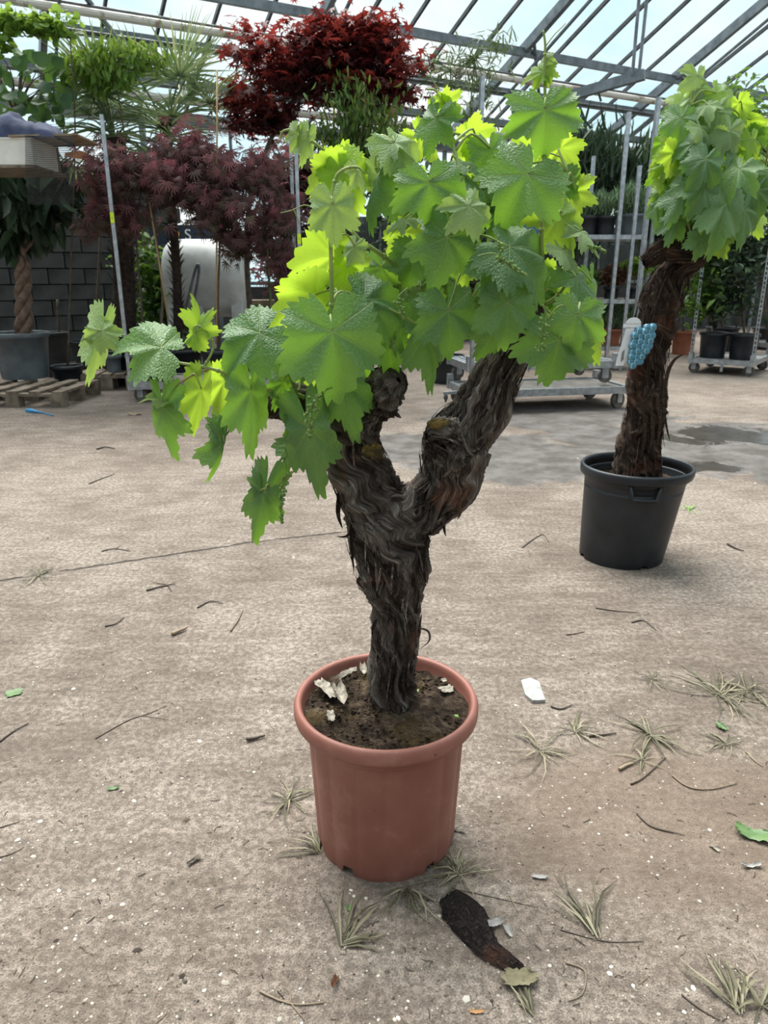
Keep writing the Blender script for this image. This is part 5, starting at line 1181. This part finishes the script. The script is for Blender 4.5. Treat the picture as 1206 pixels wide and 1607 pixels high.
M_navysign = simple('navy_sign', (.012, .022, .045), (.02, .034, .065), 6, .5); M_orange = simple('orange_print', (.62, .26, .05), (.70, .32, .08), 6, .5); M_white = simple('white_print', (.75, .78, .8), (.8, .82, .84), 6, .5)
ys = q.y + .55; a, b = P(235, 368, ys), P(345, 368, ys); hs = 28 * mpp(a)
sg = thing('sign_board', Vector(((a.x + b.x) / 2, ys, 0)), 'navy sign board with orange disc and a white letter S behind the maples', 'sign')
part(sg, 'panel', MB().box(((a.x + b.x) / 2, ys, a.z), (b.x - a.x, .03, hs)), M_navysign)
for x in (a.x + .05, b.x - .05): part(sg, 'post', MB().bar((x, ys + .03, 0), (x, ys + .03, a.z + hs / 2), .05), M_roofsteel)
part(sg, 'disc', MB().tube([P(274, 368, ys - .016), P(274, 368, ys - .016) + Vector((0, -.006, 0))], 8.5 * mpp(a), 24), M_orange)
o = link('letter', text_mesh('S', 17 * mpp(a) * 1.35, M_white, .003), sg, P(295, 369, ys - .021) - sg.location); o.rotation_euler = (R(90), 0, 0)
q = G(400, 575); bn = thing('bench', q, 'low timber bench between tank and sticker post', 'bench'); zb_ = P(400, 474, q.y).z; xa, xb = P(366, 474, q.y).x, P(432, 474, q.y).x
for k in range(3): part(bn, 'plank', MB().box(((xa + xb) / 2, q.y - .12 + .13 * k, zb_), (xb - xa, .115, .05)), M_card)
for x in (xa + .1, xb - .1): part(bn, 'leg', MB().box((x, q.y, zb_ / 2 - .013), (.08, .3, zb_ - .026)), M_timber)
# -- display stand on the right with small pots
RYk = 9.1
rk2 = thing('plant_stand', Vector((P(945, 400, RYk).x, RYk + .3, 0)), 'galvanised plant stand with three shelves of small pots at right', 'plant stand')
xa, xb = P(905, 400, RYk).x, P(1012, 400, RYk).x
for (px, py, dy_) in ((962, 176, -.05), (985, 260, .0), (916, 245, .55), (1014, 250, .55)):
    base_ = P(px - (4 if px > 0 else 0), 500, RYk + dy_); topz = P(px, py, RYk + dy_).z; part(rk2, 'post', MB().bar((base_.x, RYk + dy_, 0), (base_.x, RYk + dy_, topz), .05, .04), M_galv)
SHZ = [P(950, y, RYk).z for y in (545, 470, 372)]
SHZ = [P(950, 547, RYk).z, P(950, 473, RYk).z, P(950, 372, RYk).z]
for z in SHZ:
    part(rk2, 'shelf_rail', MB().bar((xa, RYk, z), (xb, RYk, z), .03, .05), M_galv); part(rk2, 'shelf_rail', MB().bar((xa, RYk + .6, z), (xb, RYk + .6, z), .03, .05), M_galv)
    for k in range(5): part(rk2, 'shelf_slat', MB().box(((xa + xb) / 2, RYk + .06 + .12 * k, z + .015), (xb - xa, .09, .02)), M_timber)
def shelf_plant(px, dy, z, rt, h, pm, blob, n, tm, size, fm, mode, label, cat, group, seed):
    y = RYk + dy; c = Vector((P(px, 400, y).x, y, z + .0255)); b = [(px, blob[0], blob[1], blob[2], y)]
    return plant('shelf_plant', label, cat, b, n, tm, size, fm, mode, c, (rt, rt * .8, h, pm), None, None, group, seed, 6, stem_r=.008)
NEED = T_strip(.10)
shelf_plant(918, .25, SHZ[2], .13, .22, M_blackpot, (330, 17, 18), 700, NEED, .10, M_fol_pine, 'up', 'dwarf pine in black pot at left end of the top shelf', 'pine', 'dwarf pines on the top shelf', 51)
shelf_plant(946, .25, SHZ[2], .13, .22, M_blackpot, (326, 18, 18), 800, NEED, .10, M_fol_pine, 'up', 'dwarf pine in black pot in the middle of the top shelf', 'pine', 'dwarf pines on the top shelf', 52)
shelf_plant(988, .25, SHZ[2], .16, .24, M_greypot, (318, 28, 22), 1100, NEED, .11, M_fol_pine, 'up', 'dwarf pine in grey pot at right end of the top shelf', 'pine', 'dwarf pines on the top shelf', 53)
shelf_plant(965, .3, SHZ[1], .10, .14, M_blackpot, (432, 24, 16), 600, OV, .07, M_fol_rust, 'random', 'rusty leaved small shrub on the middle shelf', 'shrub', None, 54)
shelf_plant(1000, .3, SHZ[1], .10, .14, M_blackpot, (418, 26, 14), 600, OV, .06, M_fol_lime, 'random', 'lime green mounded plant on the middle shelf', 'shrub', None, 55)
shelf_plant(925, .3, SHZ[1], .10, .14, M_blackpot, (436, 16, 16), 400, OV, .06, M_fol_green, 'random', 'plain green small shrub at left of the middle shelf', 'shrub', None, 56)
shelf_plant(970, .22, SHZ[0], .14, .2, M_clay, (500, 26, 18), 800, NEED, .12, M_fol_pine, 'up', 'grey green lavender-like plant in orange clay pot on the low shelf', 'herb', None, 57)
shelf_plant(935, .3, SHZ[0], .12, .18, M_blackpot, (505, 18, 16), 600, NEED, .11, M_fol_green, 'up', 'grassy plant in black pot on the low shelf', 'herb', None, 58)
# poster glimpsed through the vine
M_poster = simple('blue_poster', (.03, .10, .30), (.05, .15, .38), 5, .5)
yb = 9.6; a = P(850, 330, yb); pb = thing('poster', Vector((a.x, yb, 0)), 'blue poster with an orange flower glimpsed through the front vine', 'poster')
part(pb, 'panel', MB().box((a.x, yb, a.z), (.42, .02, .62)), M_poster); part(pb, 'post', MB().bar((a.x, yb + .03, 0), (a.x, yb + .03, a.z + .3), .04), M_roofsteel)
fl = MB(); 
for k in range(6): fl.ball(P(855, 322, yb - .014) + Vector((math.cos(k * 1.047) * .05, 0, math.sin(k * 1.047) * .05)), .04, 8, 6, (1, .12, 1))
part(pb, 'flower_print', fl, M_orange, True)
# -- shrubs in the two black pots on the right trolley
for i, (px, lab) in enumerate(((1106, 'black potted leafy shrub on the right trolley, left one'), (1152, 'black potted leafy shrub on the right trolley, right one'))):
    c = A2.lerp(B2, .24 + .50 * i) + off2 * .3; c.z = .174
    plant('trolley_shrub', lab, 'shrub', [(px + 5, 420, 34, 40, c.y), (px + 12, 380, 38, 30, c.y), (px, 470, 28, 30, c.y), (px + 8, 340, 40, 30, c.y + .2)], 900, OV, .12, M_fol_green if i == 0 else M_fol_dark, 'random', c, (.17, .14, .29, M_blackpot), None, ((px + 8, 510, c.y), (px + 12, 370, c.y), M_stem), 'black pots on the right trolley', 61 + i, 14, stem_r=.014, clump=(46, .10, .7))
c = G(1222, 575) ; c.z = .224; c.x = A3.x + .3; c.y = A3.y + .25
plant('trolley_shrub', 'potted shrub on the trolley at the right picture edge', 'shrub', [(1215, 400, 30, 60, c.y)], 500, OV, .11, M_fol_dark, 'random', c, (.17, .14, .29, M_blackpot), None, ((1196, 500, c.y), (1203, 400, c.y), M_bamboo), None, 63, 10, stem_r=.012)
# more stock behind on the ground
for i, (px, py, blobs, n, tm, sz, fm, md, pm, rt, h, lab) in enumerate((
    (1070, 556, [(1060, 440, 30, 40, 0), (1085, 400, 36, 40, 0)], 900, OV, .14, M_fol_green, 'random', M_clay, .17, .34, 'leafy shrub in an orange clay pot behind the rear vine'),
    (1130, 550, [(1120, 330, 70, 60, 0), (1160, 280, 60, 60, 0), (1090, 370, 40, 40, 0)], 2600, OV, .16, M_fol_dark, 'random', M_blackpot, .25, .36, 'big dark evergreen bush behind the right trolley'),
    (1200, 548, [(1190, 250, 40, 60, 0), (1180, 190, 36, 50, 0), (1150, 160, 30, 30, 0), (1200, 330, 50, 60, 0)], 1100, OV, .13, M_fol_green, 'random', M_blackpot, .22, .34, 'loose light green shrub rising at the right edge'),
    (1010, 552, [(1000, 290, 60, 40, 0), (950, 280, 50, 34, 0), (1020, 340, 40, 40, 0)], 2200, NEED, .30, M_fol_dark, 'up', M_blackpot, .25, .36, 'tall dark grassy clump behind the plant stand'),
    (900, 556, [(890, 300, 40, 40, 0), (900, 360, 50, 50, 0), (910, 250, 40, 24, 0)], 1700, NEED, .26, M_fol_dark, 'up', M_blackpot, .25, .36, 'grassy dark clump left of the plant stand'),
    (820, 562, [(820, 330, 60, 60, 0), (800, 400, 60, 60, 0)], 1500, OV, .14, M_fol_dark, 'random', M_blackpot, .25, .36, 'dark shrub hidden behind the right half of the front vine'),
    (470, 575, [(470, 300, 40, 70, 0), (455, 400, 36, 60, 0)], 1500, STAR, .10, M_fol_weep, 'flat', M_blackpot, .22, .34, 'dark purple maple behind the sticker post and front vine'),
    (650, 568, [(650, 330, 60, 60, 0), (640, 420, 60, 60, 0), (690, 400, 40, 60, 0)], 1700, OV, .13, M_fol_dark, 'random', M_blackpot, .25, .36, 'dark shrub hidden behind the middle of the front vine'))):
    q = G(px, py); bl = [(b[0], b[1], b[2], b[3], q.y) for b in blobs]
    plant('nursery_shrub', lab, 'shrub', bl, n, tm, sz, fm, md, q, (rt, rt * .8, h, pm), None, None, 'shrubs along the back of the greenhouse', 70 + i, 14, stem_r=.02, clump=(70, .16, .8))

# ================================================================ LITTER ON THE FLOOR
M_straw = foliage_mat('dry_weed', [(0, (.060, .052, .030)), (.5, (.15, .14, .080)), (1, (.34, .30, .20))], .15)
M_twig = foliage_mat('dry_twig', [(0, (.040, .030, .023)), (.5, (.115, .088, .066)), (1, (.34, .26, .175))], .05)
def weed(px, py, n, lpx, seed, label, group=None, ang=None, spread=3.1, wpx=5, mat=None):
    rg = random.Random(seed); c = G(px, py); k = mpp(c); mb = MB()
    for i in range(int(n * 1.6)):
        a = (rg.random() * 6.28) if ang is None else ang + rg.uniform(-spread, spread); L = lpx * k * rg.uniform(.45, 1.15) ; d = Vector((math.cos(a), math.sin(a) * 1.25, 0)); sd_ = Vector((-d.y, d.x, 0)) * rg.uniform(-.6, .6)
        h = rg.uniform(.004, .016); o0 = c + Vector((rg.uniform(-1, 1), rg.uniform(-1, 1), 0)) * lpx * k * .08
        mb.blade([o0 + Vector((0, 0, .003)), o0 + d * L * .35 + sd_ * L * .1 + Vector((0, 0, h)), o0 + d * L * .7 + sd_ * L * .35 + Vector((0, 0, h * .7)), o0 + d * L + sd_ * L * .8 + Vector((0, 0, .002))], wpx * k * rg.uniform(.3, .8), rnd=rg.random(), fold=.3)
    return solo('dry_weed', mb, mat or M_straw, label, 'dry weed', group, smooth=True)
weed(1130, 1092, 26, 75, 1, 'largest sprawling tangle of dry weeds at the right picture edge', wpx=4)
weed(1175, 1085, 18, 60, 2, 'dark weed tangle cut by the right picture edge', wpx=4)
weed(1020, 1155, 18, 62, 3, 'dry weed rosette left of the large weed tangle')
weed(905, 1150, 10, 44, 4, 'upright wisp of dry weed right of the small clump near the stone chip')
weed(850, 1180, 14, 58, 5, 'dry weed clump below the pale stone chip', wpx=4)
weed(1022, 1068, 11, 34, 6, 'small star shaped weed above the weed rosette', wpx=3)
weed(720, 1372, 22, 62, 7, 'thick clump of weeds against the right foot of the terracotta pot')
weed(642, 1398, 14, 62, 8, 'weeds splayed in front of the terracotta pot', ang=-1.4, spread=1.4)
weed(455, 1256, 16, 52, 9, 'dry weed clump left of the terracotta pot, upper one')
weed(500, 1338, 12, 58, 10, 'straw coloured weed clump touching the left foot of the terracotta pot', ang=2.3, spread=.9)
weed(540, 1484, 7, 85, 11, 'small green weed lying in front of the terracotta pot', ang=.9, spread=1.0, wpx=8)
weed(938, 1468, 8, 92, 12, 'dry weed with long upright blades right of the fallen bark piece', ang=2.0, spread=.7, wpx=9)
weed(1160, 1588, 10, 98, 13, 'pale weed at the bottom right corner', ang=1.8, spread=.9, wpx=9)
weed(1195, 1580, 8, 60, 14, 'olive weed blades cut by the bottom right edge', wpx=9)
weed(832, 1592, 7, 60, 15, 'pale weed stalks under the crinkled leaf at the bottom', ang=1.6, spread=.7, wpx=7)
weed(60, 905, 18, 42, 16, 'weed tuft growing along the crack at the left edge', wpx=3)
weed(1140, 1170, 12, 45, 17, 'brown weed scraps below the large weed tangle', wpx=4)
weed(1010, 1195, 9, 40, 18, 'dark weed scraps below the dry weed rosette', wpx=4)
weed(1082, 800, 8, 26, 19, 'green weed sprig beside the black pot', mat=M_sprout, wpx=3)
weed(940, 795, 5, 14, 21, 'tiny green sprig left of the black pot foot', mat=M_sprout, wpx=3)
def twig(pxs, wpx, label, rnd=.4, seed=0, side=()):
    c = catmull([tuple(G(a, b, .0)) for a, b in pxs], 14); k = mpp(c[0]); rg = random.Random(seed); r0 = wpx * k / 2 * (.62 if wpx < 7 else .85)
    pts = [Vector((p[0], p[1], r0 * 1.0 + abs(rg.gauss(0, r0 * .25)))) for p in c]; mb = MB().tube(pts, list(np.linspace(r0, r0 * .5, 14)), 6, rnd=rnd)
    for s_ in side:
        e = G(*s_); mb.tube([pts[7], Vector((e.x, e.y, r0))], [r0 * .6, r0 * .3], 5, rnd=rnd)
    solo('twig', mb, M_twig, label, 'twig', 'twigs strewn over the floor', smooth=True)
for i, (pxs, wpx, lab, r_, sd_) in enumerate((
    ([(1055, 1218), (1080, 1236), (1115, 1240), (1158, 1230)], 5, 'long curved grey twig on the brown earth at right', .75, ()),
    ([(1000, 1278), (1022, 1298), (1058, 1308)], 5, 'broken forked twig on the brown earth at right', .35, ((1075, 1312),)),
    ([(710, 1395), (780, 1410), (845, 1425)], 2.5, 'thin straight stalk above the fallen bark piece', .4, ()),
    ([(880, 1460), (950, 1478), (1010, 1478)], 3, 'thin twig under the long bladed weed', .3, ()),
    ([(888, 1512), (918, 1525), (915, 1560), (893, 1572)], 5, 'hooked straw twig right of the crinkled leaf', .8, ()),
    ([(408, 1557), (440, 1572), (470, 1578), (512, 1574)], 6, 'crooked tan twig at the bottom left of centre', .9, ((455, 1555), (478, 1602))),
    ([(800, 1405), (808, 1422), (814, 1432)], 3, 'short orange stalk above the fallen bark piece', .95, ()),
    ([(270, 998), (282, 993), (294, 988)], 8, 'short pale stick on the bare floor at left', .95, ()),
    ([(388, 1164), (402, 1161), (416, 1157)], 7, 'short thick dark stick left of the terracotta pot', .1, ()),
    ([(0, 1165), (20, 1150), (45, 1136)], 5, 'dark stick at the left picture edge', .25, ()),
    ([(150, 1160), (200, 1132), (235, 1120), (262, 1108)], 3, 'forked thin twig on the left floor', .4, ((265, 1130),)),
    ([(165, 984), (182, 980), (195, 970)], 4, 'small bent dark twig on the left floor', .2, ()),
    ([(362, 992), (374, 975), (382, 958)], 4, 'straight slim twig left of the trunk', .5, ()),
    ([(1012, 958), (1000, 1020), (1035, 960)][:2], 0.1, None, 0, ()),
    ([(935, 955), (970, 960), (1000, 962)], 3, 'straight twig on the floor below the black pot', .3, ()),
    ([(992, 978), (1010, 975), (1030, 990)], 4, 'kinked twig below the black pot at right', .25, ()),
    ([(890, 997), (905, 995), (918, 992)], 3, 'short twig left of the kinked twig', .3, ()),
    ([(1142, 855), (1155, 862), (1168, 866)], 5, 'short dark stick right of the black pot', .1, ()),
    ([(865, 1110), (880, 1114), (898, 1108)], 5, 'curved brown bark sliver right of the stone chip', .2, ()),
    ([(925, 1157), (945, 1155), (968, 1152)], 6, 'dark bark sliver between the weed clumps', .25, ()),
    ([(990, 1232), (1010, 1222), (1045, 1190)], 5, 'brown stalk below the dry weed rosette', .3, ()),
    ([(972, 1210), (983, 1204), (994, 1200)], 7, 'pale straw piece below the dry weed rosette', .95, ()),
    ([(1170, 1180), (1185, 1195), (1198, 1204)], 4, 'pale straw at the right edge under the tangle', .9, ()),
    ([(1070, 1562), (1100, 1585), (1130, 1602)], 5, 'brown stalk near the bottom right corner', .45, ()),
    ([(0, 1300), (18, 1294), (32, 1290)], 3, 'slim twig at the left edge, upper of two', .4, ()),
    ([(0, 1346), (20, 1340), (38, 1330)], 3, 'slim twig at the left edge, lower of two', .4, ()),
    ([(230, 928), (262, 920), (275, 918)], 5, 'flat brown twig bundle above the left floor crumbs', .3, ((240, 915), (270, 930))),
    ([(160, 866), (180, 862), (205, 866)], 3, 'forked sprig lying beyond the crack', .3, ((192, 855),)),
    ([(140, 760), (160, 752), (180, 745)], 3, 'distant thin twig on the left yard floor', .25, ()),
    ([(152, 706), (166, 703), (180, 705)], 4, 'distant dark twig with upright spur on the yard floor', .1, ()),
    ([(310, 955), (330, 945), (350, 948)], 4, 'dark twig right below the slab crack', .2, ()),
    ([(820, 860), (850, 840), (862, 852)], 3, 'wavy twig right of the front trunk', .35, ()))):
    if lab: twig(pxs, wpx, lab, r_, i, sd_)
# fallen piece of bark
cb = catmull([tuple(G(a, b)) for a, b in ((692, 1432), (722, 1432), (745, 1462), (765, 1490), (795, 1510), (822, 1522))], 60); kb = mpp(cb[0]); wv = np.interp(np.linspace(0, 1, 60), [0, .15, .35, .55, .8, 1], [14, 34, 30, 22, 16, 5]) * kb
mb = MB(); nt_ = 26
for i in range(60):
    d = cb[min(i + 1, 59)] - cb[max(i - 1, 0)]; d /= np.linalg.norm(d); x = np.array([-d[1], d[0], 0])
    for j in range(nt_):
        t = j / (nt_ - 1) * 2 - 1; e = 1 + .18 * (float(vnoise(np.array([i * .35]), np.array([t * .5 + 9.]), 5)[0]) - .5) * (abs(t) > .8)
        h = .016 * (1 - t * t) + .006 * float(vnoise(np.array([t * 9 + 30]), np.array([i * .12]), 7)[0]) + .004 * float(vnoise(np.array([t * 22 + 30]), np.array([i * .3]), 8)[0])
        p = cb[i] + x * t * wv[i] * e; mb.v.append((p[0], p[1], max(.0015, h * (wv[i] / (34 * kb)) ** .5))); mb.r.append(.1 + .5 * float(vnoise(np.array([t * 12 + 3]), np.array([i * .15]), 9)[0]))
mb.f = [(i * nt_ + j, (i + 1) * nt_ + j, (i + 1) * nt_ + j + 1, i * nt_ + j + 1) for i in range(59) for j in range(nt_ - 1)]
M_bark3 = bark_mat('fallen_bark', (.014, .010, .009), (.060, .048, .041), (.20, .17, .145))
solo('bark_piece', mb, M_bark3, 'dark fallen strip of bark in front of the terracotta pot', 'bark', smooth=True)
def scrap(name, px, py, s, seed, label, cat, mat, st=(1, 1), rot=0.0, relief=.3): solo(name, crumple(G(px, py, .001), s, seed, st, rot, 11, relief), mat, label, cat, smooth=True)
M_khaki = simple('khaki_dry_leaf', (.15, .13, .075), (.26, .23, .14), 40, .85, 0, .4); M_silver = simple('silvery_leaf', (.25, .24, .225), (.40, .385, .36), 40, .7)
M_fresh = simple('fresh_fallen_leaf', (.070, .135, .045), (.125, .21, .070), 30, .5, 0, .2); M_blue = simple('blue_plastic', (.02, .22, .48), (.04, .32, .62), 12, .4)
scrap('dead_leaf', 815, 1540, .026, 90, 'crinkled khaki leaf at the tail of the bark piece', 'dead leaf', M_khaki, (1.1, .6), .1, .35)
scrap('dead_leaf', 778, 1452, .014, 91, 'silvery shrivelled leaf touching the bark piece', 'dead leaf', M_silver, (1, .5), .4, .5)
scrap('dead_leaf', 798, 1462, .012, 92, 'pale shrivelled leaf just right of the bark piece', 'dead leaf', M_silver, (.5, 1), .3, .3)
scrap('fallen_leaf', 1186, 1312, .036, 93, 'wilted bright green leaf at the right edge', 'leaf', M_fresh, (1.1, .55), -.45, .2)
scrap('fallen_leaf', 22, 1088, .022, 94, 'flat fresh green leaf on the left floor', 'leaf', M_fresh, (1, .8), .5, .12)
scrap('fallen_leaf', 1132, 1142, .016, 95, 'small green leaf under the large weed tangle', 'leaf', M_fresh, (.7, 1), .4, .3)
scrap('fallen_leaf', 178, 1238, .010, 96, 'small green leaf scrap on the left floor', 'leaf', M_fresh, (1.3, .5), .3, .2)
scrap('fallen_leaf', 548, 1425, .006, 97, 'tiny green leaf in front of the pot notch', 'leaf', M_fresh, (1, 1), 0, .3)
scrap('dead_leaf', 305, 1352, .015, 98, 'pale pointed dry leaf on the lower left floor', 'dead leaf', M_greyleaf, (.28, 1.0), -.75, .25)
scrap('dead_leaf', 526, 1543, .010, 99, 'curled brown leaf in front of the terracotta pot', 'dead leaf', simple('brown_leaf', (.10, .04, .018), (.19, .08, .035), 40, .7), (.5, 1.0), -.3, .6)
scrap('dead_leaf', 748, 1588, .010, 100, 'small orange wood flake at the bottom', 'wood flake', simple('orange_flake', (.36, .18, .07), (.46, .25, .11), 40, .7), (1.1, .35), 0, .15)
scrap('dead_leaf', 720, 1304, .012, 101, 'white folded leaf poking from behind the pot foot', 'dead leaf', M_greyleaf, (1.2, .35), -.3, .35)
scrap('dead_leaf', 848, 1377, .012, 102, 'silver grey leaf flake on the lower right floor', 'dead leaf', M_silver, (1.2, .45), -.1, .25)
scrap('dead_leaf', 1122, 1332, .011, 103, 'pale curled leaf near the wilted green leaf', 'dead leaf', M_greyleaf, (.35, 1.0), .6, .25)
scrap('dead_leaf', 1180, 1360, .016, 104, 'grey leaf blade under the wilted green leaf', 'dead leaf', M_silver, (1.2, .3), .05, .25)
scrap('dead_leaf', 235, 652, .05, 105, 'brown dry leaf on the yard before the left trolley', 'dead leaf', M_card, (1.4, .5), .1, .25) if False else None
# stone chip
mb = MB(); k = mpp(G(833, 1087)); oc = [(818, 1072), (832, 1068), (846, 1074), (852, 1092), (856, 1103), (836, 1104), (824, 1094)]
top = [G(a, b) + Vector((0, 0, .010)) for a, b in oc]; bot = [G(a, b) + Vector((0, 0, .0005)) for a, b in oc]; nn = len(oc); ct = sum(top, Vector()) / nn + Vector((0, 0, .003))
mb.add(top + bot + [ct], [(i, (i + 1) % nn, 2 * nn) for i in range(nn)] + [(nn + i, nn + (i + 1) % nn, (i + 1) % nn, i) for i in range(nn)])
solo('stone_chip', mb, simple('pale_slate', (.27, .27, .262), (.44, .435, .42), 30, .6, 0, .4), 'flat pale grey stone chip right of the terracotta pot', 'stone')
# blue plastic scraps by the pallet
a, b = G(40, 646), G(70, 650); mb = MB().tube([Vector((*p[:2], .012)) for p in catmull([tuple(a), tuple(a.lerp(b, .5)), tuple(b)], 8)], [.006, .018, .022, .02, .012, .007, .006, .004], 8)
mb.tube([Vector((b.x, b.y, .006)), Vector((G(84, 653).x, G(84, 653).y, .006))], .005, 6); solo('plastic_scrap', mb, M_blue, 'bright blue plastic peg on the floor by the pallet', 'plastic scrap', smooth=True)
scrap('dead_leaf', 212, 651, .05, 106, 'tan dry leaf on the yard in front of the left trolley', 'dead leaf', M_card, (1.2, .5), .1, .2)
# pebbles and crumbs: far too many to count
rg = np.random.default_rng(5); n = 2600
px = rg.uniform(-60, 1270, n); py = 700 + 930 * rg.random(n) ** .8; V_ = []; F_l = []; RR = []; k0 = 0
oct_v = np.array([(1, 0, 0), (.3, .95, 0), (-.8, .6, 0), (-.9, -.5, 0), (.2, -1, 0), (.1, .1, .6)]); oct_f = np.array([(0, 1, 5), (1, 2, 5), (2, 3, 5), (3, 4, 5), (4, 0, 5)])
pp_ = np.array([tuple(G(a, b)) for a, b in zip(px, py)]); keep = np.hypot(pp_[:, 0] - PC.x, pp_[:, 1] - PC.y) > .16; keep &= np.hypot(pp_[:, 0] - C2.x, pp_[:, 1] - C2.y) > .2; pp_ = pp_[keep]; n = len(pp_)
s = np.exp(rg.normal(-6.1, .45, n)); a = rg.random(n) * 6.28; ca, sa = np.cos(a), np.sin(a); ar = .5 + .5 * rg.random(n)
ox = oct_v[None, :, 0] * s[:, None]; oy = oct_v[None, :, 1] * (s * ar)[:, None]; V_ = np.stack([pp_[:, None, 0] + ox * ca[:, None] - oy * sa[:, None], pp_[:, None, 1] + ox * sa[:, None] + oy * ca[:, None], np.broadcast_to(oct_v[None, :, 2] * s[:, None] + .0004, ox.shape)], -1)
Fp = (oct_f[None] + (np.arange(n) * 6)[:, None, None]).reshape(-1, 3)
M_peb = foliage_mat('pebble_tones', [(0, (.035, .026, .02)), (.35, (.14, .11, .085)), (.6, (.36, .32, .27)), (1, (.66, .61, .53))], 0.0, rough=.9)
o = link('gravel_crumbs', np_mesh('gravel_crumbs', V_.reshape(-1, 3), Fp, np.repeat(rg.random(n), 6), M_peb)); tag(o, 'tiny pale and dark grit crumbs scattered over the concrete floor', 'grit', kind='stuff')
# fine plant crumbs
n = 620; px = rg.uniform(-60, 1270, n); py = 690 + 920 * rg.random(n); mb = MB(); rg3 = random.Random(77)
for a_, b_ in zip(px, py):
    c = G(a_, b_)
    if math.hypot(c.x - PC.x, c.y - PC.y) < .17 or math.hypot(c.x - C2.x, c.y - C2.y) < .22: continue
    an = rg3.random() * 6.28; L = rg3.uniform(.004, .022); d = Vector((math.cos(an), math.sin(an), 0)) * L; bend = Vector((-d.y, d.x, 0)) * rg3.uniform(-.4, .4)
    mb.tube([c + Vector((0, 0, .001)), c + d * .5 + bend * .5 + Vector((0, 0, .002)), c + d + Vector((0, 0, .001))], rg3.uniform(.0003, .0009), 4, rnd=rg3.random() ** .9)
o = link('twig_crumbs', mb.mesh('twig_crumbs', M_twig)); tag(o, 'fine bits of stem and bark scattered over the concrete floor', 'plant litter', kind='stuff')
